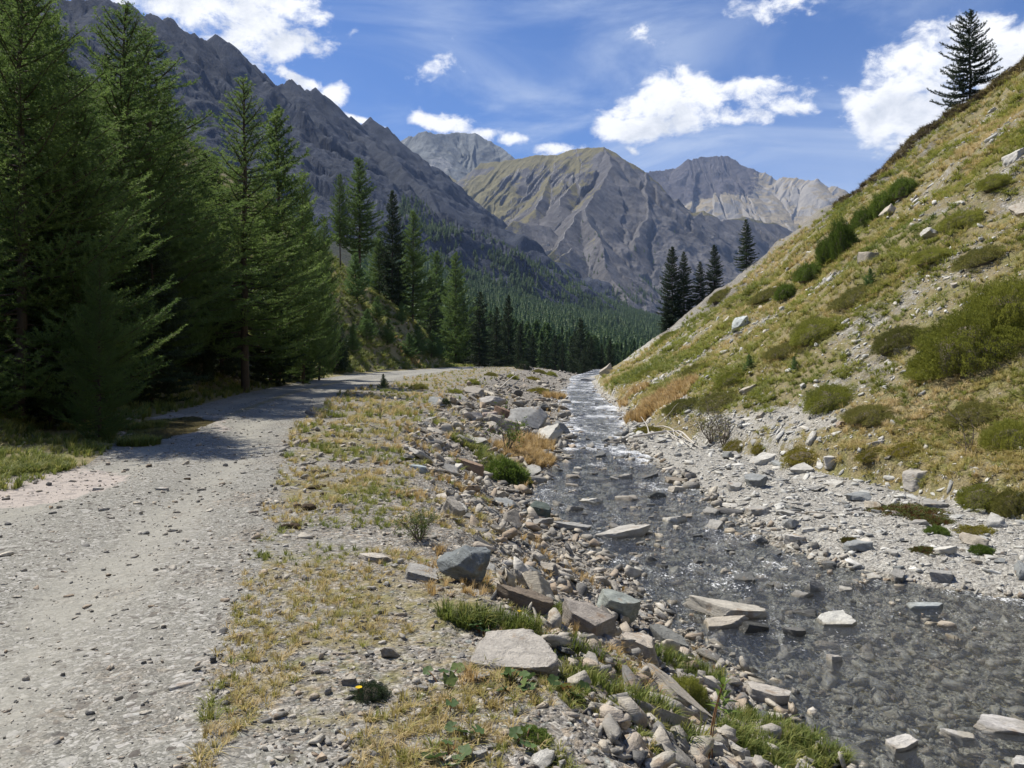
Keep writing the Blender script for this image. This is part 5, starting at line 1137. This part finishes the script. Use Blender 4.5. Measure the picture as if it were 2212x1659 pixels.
def grass(name, x, y, hgt, mat, label, tint=None, wide=1.0):
    n = len(x); z = H(x, y); N = Hn(x, y); N = N * .5 + [0, 0, .5]; N /= np.linalg.norm(N, axis=1, keepdims=True)
    s = np.stack([hgt * wide, hgt * wide, hgt], 1)
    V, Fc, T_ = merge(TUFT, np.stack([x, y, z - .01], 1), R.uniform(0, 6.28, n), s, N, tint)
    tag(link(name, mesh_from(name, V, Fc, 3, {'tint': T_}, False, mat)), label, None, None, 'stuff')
# on the verge: thin straw with greener spots
x, y = polar(34000, -30, 26, 2.6, 124); u = (x - RR(y)) / (WL(y) - RR(y)); nn = fbm(x * .9, y * .9, 3, 81)
k = (u > -.03) & (u < .72) & (nn > -.12 + .5 * sstep(.35, .7, u)); x, y, nn = x[k], y[k], nn[k]
grass('verge_grass', x, y, R.uniform(.02, .075, len(x)) * np.clip(np.hypot(x, y) / 7, .9, 3.2), M_GRASS, 'thin straw-coloured grass on the stony verge', np.clip(R.normal(.76, .2, len(x)) - .45 * (pn(x * .5, y * .5, 9) > .1), 0, 1), 1.3)
# hillside turf
x, y = polar(46000, 5, 46, 8, 84); d = x - HF(y); pt = fbm(x * .22, y * .16, 3, 61) + .35 * fbm(x * .9, y * .7, 2, 64); cr = sstep(58, 70, y) * (d > 3)
k = (d > .2) & (R.rand(len(x)) < np.clip(.72 + 1.6 * pt - .8 * sstep(66, 71, y) - .45 * cr * (pt < .1) - .35 * sstep(2.5, 0, d), .02, 1)); x, y = x[k], y[k]
grass('hillside_grass', x, y, R.uniform(.08, .22, len(x)) * np.clip(np.hypot(x, y) / 26, .8, 2.2), M_GRASS, 'golden and olive grass covering the sunny hillside', np.clip(.54 + .9 * fbm(x * .18, y * .12, 3, 83) + R.normal(0, .15, len(x)), 0, 1), 1.4)
x, y = polar(20000, 6, 46, 9, 76); d = x - HF(y); nn = fbm(x * .34, y * .22, 3, 62) + .3 * pn(x * 1.3, y * 1.1, 65)
k = (d > 1.2) & (nn > .13) & (y < 70); x, y, nn = x[k], y[k], nn[k]
grass('low_scrub', x, y, R.uniform(.08, .2, len(x)) * np.clip(np.hypot(x, y) / 24, .8, 2.2), M_JUN, 'low olive scrub creeping in patches over the hillside', np.clip(.45 + .8 * pn(x * .3, y * .2, 66) + R.normal(0, .12, len(x)), 0, 1), 2.0)
x, y = polar(9000, -12, 27, 3.0, 40); u = (x - RR(y)) / (WL(y) - RR(y)); nn = fbm(x * .8, y * .8, 3, 86)
k = (u > .3) & (u < .98) & (nn > .22); x, y = x[k], y[k]
grass('bank_straw', x, y, R.uniform(.04, .12, len(x)) * np.clip(np.hypot(x, y) / 8, .9, 2.2), M_ORANGE, 'dry straw and stalks growing between the stones of the bank', R.rand(len(x)), .9)
# tall orange grass by the water
def patch(px, py, w_, h_, n):
    a = R.uniform(0, 6.283, n); r_ = np.sqrt(R.rand(n)); xs, ys = [], []
    X, Y, Z = G(px, py); sx_ = w_ / F * Y / 2
    return X + np.cos(a) * r_ * sx_, Y + np.sin(a) * r_ * sx_ * h_
xx, yy = [], []
for (px, py, w_, h_, n) in [(1130, 985, 130, 1.6, 420), (1150, 960, 90, 2, 200), (1195, 860, 50, 2, 120), (1395, 890, 80, 2.0, 150), (1440, 870, 90, 2, 110), (1370, 850, 60, 2, 70), (880, 765, 60, 1.5, 90), (1460, 850, 90, 1.6, 160)]:
    a, b = patch(px, py, w_, h_, n); xx.append(a); yy.append(b)
x, y = np.concatenate(xx), np.concatenate(yy)
grass('orange_grass', x, y, R.uniform(.16, .34, len(x)) * np.clip(y / 20, .8, 1.6), M_ORANGE, 'tall orange-brown dry grass by the water', None, .8)
# greener, taller grass: forest edge strip, near bottom edge, around the slab
xx, yy = [], []
x, y = polar(9000, -36, -10, 8, 60); dl = x - RL(y); k = (dl < .15) & (dl > -2.6) & (pn(x * .8, y * .8, 6) > -.25); xx.append(x[k]); yy.append(y[k])
for (px, py, w_, h_, n) in [(1080, 1010, 110, 1.6, 260), (1010, 960, 80, 1.4, 120), (320, 930, 60, 2.2, 200), (300, 960, 70, 1.6, 200), (60, 1010, 160, 1.4, 400)]:
    a, b = patch(px, py, w_, h_, n); xx.append(a); yy.append(b)
x, y = np.concatenate(xx), np.concatenate(yy)
grass('roadside_grass', x, y, R.uniform(.07, .20, len(x)) * np.clip(np.hypot(x, y) / 14, .9, 1.8), M_GGRASS, 'green and yellow grass along the wooded road edge', np.clip(R.normal(.6, .25, len(x)), 0, 1), 1.0)
xx, yy = [], []
for (px, py, w_, h_, n) in [(1700, 1610, 260, .8, 330), (1640, 1640, 200, .7, 220), (1420, 1560, 200, .8, 70), (1480, 1450, 160, .7, 80), (1250, 1420, 160, .6, 50), (1100, 1360, 160, .6, 60), (1000, 1340, 140, .6, 40), (1210, 1340, 120, .5, 40), (1300, 1500, 180, .6, 40)]:
    a, b = patch(px, py, w_, h_, n); xx.append(a); yy.append(b)
x, y = np.concatenate(xx), np.concatenate(yy)
grass('bank_grass', x, y, R.uniform(.06, .17, len(x)), M_GGRASS, 'fresh green grass on the bank close to the camera', np.clip(R.normal(.5, .28, len(x)), 0, 1), .8)
x, y = polar(12000, -36, -2, 9, 128); k = (x < LF(y)) & ((y > 58) | (x > LF(y) - 3)) & (R.rand(len(x)) < .75); x, y = x[k], y[k]
grass('bluff_grass', x, y, R.uniform(.12, .28, len(x)) * np.clip(np.hypot(x, y) / 34, .7, 2.6), M_GRASS, 'sunlit yellow grass on the bluff above the road', np.clip(R.normal(.3, .2, len(x)), 0, 1), 1.5)

x, y = polar(11000, -26, -1, 56, 128); k = (x < LF(y) - .3) & (x > LF(y) - 24) & (pn(x * .35, y * .3, 12) > -.32); x, y = x[k], y[k]
grass('bluff_herbs', x, y, R.uniform(.25, .60, len(x)), M_GGRASS, 'lush green and yellow herbs on the sunlit bluff above the road', np.clip(.55 + .9 * pn(x * .2, y * .15, 13) + R.normal(0, .15, len(x)), 0, 1), 1.5)
x, y = polar(9000, 22, 35, 55, 88); cr_ = 75 + 22 * sstep(38, 14, x); zz = H(x, y); py_ = HZ - (zz - EYE) / y * F
ln_ = np.interp(1106 + F * x / y, [1600, 1750, 1860, 2040, 2200, 2400], [596, 478, 411, 256, 150, 20]); k = (py_ < ln_ + 10 + 8 * pn(x * .4, y * .4, 3)) & (pn(x * .3, y * .2, 19) > -.22); x, y = x[k], y[k]
grass('crest_heath', x, y, R.uniform(.25, .55, len(x)), M_CREST, 'reddish brown heath fringing the bare crest of the hillside', R.rand(len(x)), 1.4)

# ------------------------------------------------------------------ herbs, driftwood and other small things
def round_leaf(rs, r, cup=.15):
    t = np.linspace(-2.75, 2.75, 19); rad = r * (1 + .10 * np.cos(t * 5) - .12 * np.abs(np.sin(t / 2)) ** 3)
    V = [(0, 0, 0)] + [(rad[i] * .5 * math.cos(t[i]), rad[i] * .5 * math.sin(t[i]), r * cup * .5) for i in range(19)] + [(rad[i] * math.cos(t[i]), rad[i] * math.sin(t[i]), r * cup + r * .09 * math.sin(i * 2.1)) for i in range(19)]
    Fc = [(0, 1 + i, 2 + i) for i in range(18)] + [q for i in range(18) for q in ((1 + i, 20 + i, 21 + i), (1 + i, 21 + i, 2 + i))]
    return np.array(V, float), np.array(Fc)
def butterbur(px, py, n, rad, label, spread=1.0):
    rad *= .78
    rs = np.random.RandomState(int(px)); X, Y, Z = G(px, py); le = Acc(); st = Acc()
    for i in range(n):
        a = rs.uniform(0, 6.283); q = rs.uniform(.3, 1) * rad * 3.0 * spread; hgt = rs.uniform(.015, .05); c = np.array([math.cos(a) * q, math.sin(a) * q * .9, 0])
        c[2] = float(H(X + c[0], Y + c[1])) - Z + hgt
        V, Fc = round_leaf(rs, rad * rs.uniform(.6, 1.2)); tl = rs.normal(size=2) * .4
        Rm = np.array((Matrix.Rotation(tl[0], 3, 'X') @ Matrix.Rotation(tl[1], 3, 'Y') @ Matrix.Rotation(a, 3, 'Z')))
        le.add(V @ Rm.T + c, Fc, np.full(len(V), rs.rand())); st.add(*tube([(c[0] * .3, c[1] * .3, -.02), (c[0] * .7, c[1] * .7, c[2] * .6), tuple(c)], [.004, .0035, .003], 4))
    e = bpy.data.objects.new('butterbur_plant', None); COL.objects.link(e); e.location = (X, Y, Z); e.empty_display_size = .1
    tag(e, label, 'plant', 'broad-leaved plants on the bank'); link('foliage', le.mesh('foliage', M_LEAF, True), e); link('stalk', st.mesh('stalk', M_STEM), e)
for row in [(1110, 1490, 12, .055, 'broad-leaved plant with dark leaves just below the ridged slab'), (960, 1478, 5, .05, 'broad-leaved plant with three pale leaves off the corner of the ridged slab'), (1045, 1365, 7, .055, 'broad-leaved plant tucked behind the ridged slab'), (1010, 1590, 4, .05, 'two-leaved low plant on the gravel near the bottom edge'), (975, 1640, 6, .05, 'dark broad leaves cut by the bottom edge'),
            (1250, 1440, 6, .05, 'broad-leaved plant between the slab and the straw grass'), (1240, 1500, 8, .045, 'broad-leaved plant with one orange leaf'), (1345, 1505, 3, .045, 'single pale folded leaf in the straw'), (1450, 1560, 6, .045, 'broad leaves turning orange below the dense shrub'), (970, 1535, 3, .035, 'small folded leaves in the gravel'), (1130, 1610, 4, .035, 'little leaves next to the feathery green mat')]:
    butterbur(*row)
def leafy_stem():
    X, Y, Z = G(1532, 1640); top = EYE + (HZ - 1478) / F * Y - Z; rs = np.random.RandomState(4); st = Acc(); le = Acc()
    zz = np.linspace(0, top, 8); path = np.stack([.012 * zz / top * 6 * (zz / top), zz * 0, zz], 1)
    st.add(*tube(path, np.linspace(.006, .003, 8), 6)); st.add(*tube(path + np.array([.018, .01, 0]) * np.linspace(1, .3, 8)[:, None], np.linspace(.004, .002, 8), 5))
    for i in range(16):
        f = .62 + .38 * i / 15; a = i * 2.4; L = .11 * (1.15 - .3 * f) * rs.uniform(.8, 1.1); el_ = .35 + .9 * (i / 15); d = np.array([math.cos(a), math.sin(a), 0]); s = np.array([-d[1], d[0], 0])
        p0 = path[-1] * np.array([1, 1, f]); V = []
        for q, w_ in ((0, .1), (.3, 1), (.6, .8), (1, 0.02)):
            c = p0 + d * L * q * math.cos(el_) + np.array([0, 0, L * (q * math.sin(el_) - .35 * q * q)]); V += [c - s * w_ * .014, c + np.array([0, 0, -.003]), c + s * w_ * .014]
        Fc = [t for k in range(3) for t in ((3 * k, 3 * k + 1, 3 * k + 4), (3 * k, 3 * k + 4, 3 * k + 3), (3 * k + 1, 3 * k + 2, 3 * k + 5), (3 * k + 1, 3 * k + 5, 3 * k + 4))]
        le.add(np.array(V), np.array(Fc), np.full(len(V), rs.uniform(.4, .8)))
    e = bpy.data.objects.new('leafy_plant', None); COL.objects.link(e); e.location = (X, Y, Z); e.empty_display_size = .1
    tag(e, 'tall single stem with a crown of narrow leaves at the water side of the bank', 'plant'); link('stem', st.mesh('stem', M_STEM), e); link('leaf_blades', le.mesh('leaf_blades', M_BUSH, True), e)
leafy_stem()
def twiggy(px, py, top, label, leaves=0, name='bare_shrub', n=9, mat=None, spread=.35):
    X, Y, Z = G(px, py); hgt = (py - top) / F * Y; rs = np.random.RandomState(int(px)); st = Acc(); PP, DD = [], []
    def grow(p, d, L, r, lv):
        k = 6; pts = [p]
        for i in range(k):
            d = d + rs.normal(size=3) * .16 + np.array([0, 0, .05]); d /= np.linalg.norm(d); pts.append(pts[-1] + d * L / k)
        st.add(*tube(pts, np.linspace(r, r * .35, k + 1), 4)); PP.extend(pts[2:]); DD.extend([d] * (k - 1))
        if lv:
            for i in range(4):
                j = rs.randint(1, k); dd = d + rs.normal(size=3) * .6; dd /= np.linalg.norm(dd); grow(pts[j], dd, L * .55, r * .5, lv - 1)
    for i in range(n): 
        a = rs.uniform(0, 6.283); d = np.array([math.cos(a) * spread, math.sin(a) * spread, 1]); d /= np.linalg.norm(d); grow(np.zeros(3), d, hgt * rs.uniform(.6, 1), hgt * .010 + .002, 2)
    e = bpy.data.objects.new(name, None); COL.objects.link(e); e.location = (X, Y, Z - .02); e.empty_display_size = .2
    tag(e, label, 'shrub'); link('twigs', st.mesh('twigs', M_TWIG), e)
    if leaves:
        P_ = np.array(PP); D_ = np.array(DD); k = rs.randint(0, len(P_), leaves); a = Acc(); a.add(*needles(P_[k] + rs.normal(size=(leaves, 3)) * .01, D_[k], 1, hgt * .06, hgt * .03, rs)); link('foliage', a.mesh('foliage', mat or M_BUSH), e)
twiggy(1535, 962, 872, 'twiggy half-bare shrub at the foot of the hillside by the water', 260, mat=M_HEATH)
twiggy(1562, 965, 890, 'second twiggy shrub close behind the first one by the water', 160, mat=M_HEATH, n=6)
twiggy(2085, 985, 860, 'single thin bare sapling leaning on the lower hillside', 60, n=2, mat=M_HEATH, spread=.5)
twiggy(1094, 985, 886, 'thin leafy willow sapling rising from the dry grass of the bank', 420, 'willow_sapling', n=4, spread=.3)
twiggy(820, 905, 868, 'small thin twig shrub on the verge by the tracks', 60, n=3, mat=M_HEATH)
def driftwood(name, label, rows):
    a = Acc()
    for pts, r0, r1 in rows:
        P_ = []
        for (px, py, lift) in pts: X, Y, Z = G(px, py); P_.append((X, Y, Z + lift))
        P_ = np.array(P_); t = np.linspace(0, len(P_) - 1, 12); Q = np.stack([np.interp(t, range(len(P_)), P_[:, j]) for j in range(3)], 1)
        Q += np.stack([fbm(t * .9 + 3 * j + P_[0, 0], t * 0 + j, 2, 7) for j in range(3)], 1) * .06
        a.add(*tube(Q, np.linspace(r0, r1, 12), 6))
    tag(link(name, a.mesh(name, M_DRIFT, True)), label, 'branch', 'driftwood along the stream')
twiggy(905, 1168, 1098, 'fresh green leafy shrub standing on the verge', 1500, 'leafy_shrub', n=12, spread=.6)
driftwood('driftwood_branch', 'bleached forked branch lying across the stream shore, the lower one', [([(1368, 952, .12), (1420, 950, .22), (1470, 946, .25), (1500, 966, .08)], .045, .025), ([(1440, 948, .22), (1475, 958, .1), (1500, 975, .04)], .02, .01), ([(1400, 950, .2), (1395, 935, .35), (1385, 925, .4)], .02, .008), ([(1455, 946, .22), (1462, 960, .1), (1450, 972, .02)], .015, .006)])
driftwood('driftwood_branch', 'long thin bleached branch just above the forked one', [([(1362, 932, .05), (1400, 930, .15), (1440, 936, .25), (1480, 956, .1), (1520, 972, .03)], .03, .012), ([(1420, 932, .2), (1450, 915, .4), (1465, 905, .5)], .014, .005), ([(1450, 940, .2), (1500, 925, .3), (1512, 905, .45)], .012, .004)])
driftwood('driftwood_branch', 'short grey stick lying on the bank top beyond the boulders', [([(1080, 842, .1), (1100, 830, .3), (1112, 822, .4)], .05, .03)])
driftwood('driftwood_branch', 'thin dark stick lying on the gravel bar', [([(1680, 1112, .03), (1730, 1110, .05), (1800, 1113, .03)], .012, .008)])
def dung(px, py, r, label):
    X, Y, Z = G(px, py); a = Acc(); rs = np.random.RandomState(int(px + py))
    for i in range(6):
        V, Fc = ICO[2]; q = 1 + .3 * fbm(V[:, 0] * 2 + i, V[:, 1] * 2 + V[:, 2], 2, i); a.add(V * q[:, None] * np.array([.5, .5, .35]) * r + np.append(rs.normal(size=2) * r * .45, r * .25), Fc)
    o = link('dung_heap', a.mesh('dung_heap', M_DUNG, True), None, (X, Y, Z)); tag(o, label, 'dung', 'dung along the road edge')
for row in [(683, 1022, .07, 'dark dung heap farthest up the road edge'), (700, 1030, .05, 'small dung lump beside the farthest heap'), (680, 1056, .06, 'dung lump in the middle of the scatter'), (692, 1052, .05, 'dung lump touching the middle one'), (660, 1100, .09, 'wide dung heap near the yellow tuft'), (628, 1140, .07, 'dung heap closest along the road edge'), (700, 1070, .05, 'round dung lump on the verge'), (676, 918, .08, 'dark dung lump by the road where it bends'), (407, 1036, .04, 'small black lump lying on the road')]:
    dung(*row)
def flower(px, py, label):
    X, Y, Z = G(px, py); a = Acc(); st = Acc(); st.add(*tube([(0, 0, 0), (0, 0, .05)], [.002, .0015], 4))
    for i in range(12):
        t = i * 6.283 / 12; c, s = math.cos(t), math.sin(t); a.add(np.array([(0, 0, .05), (c * .014 - s * .004, s * .014 + c * .004, .056), (c * .017, s * .017, .055), (c * .014 + s * .004, s * .014 - c * .004, .056)]), np.array([(0, 1, 2), (0, 2, 3)]))
    e = bpy.data.objects.new('yellow_flower', None); COL.objects.link(e); e.location = (X, Y, Z); e.empty_display_size = .03
    tag(e, label, 'flower', 'yellow flowers on the verge'); link('petals', a.mesh('petals', M_FLOWER), e); link('stem', st.mesh('stem', M_STEM), e)
flower(775, 1510, 'yellow flower beside the dark rosette'); flower(1424, 1618, 'yellow flower at the bottom under the orange leaves'); flower(1122, 1338, 'yellow flower in the green grass behind the slab')
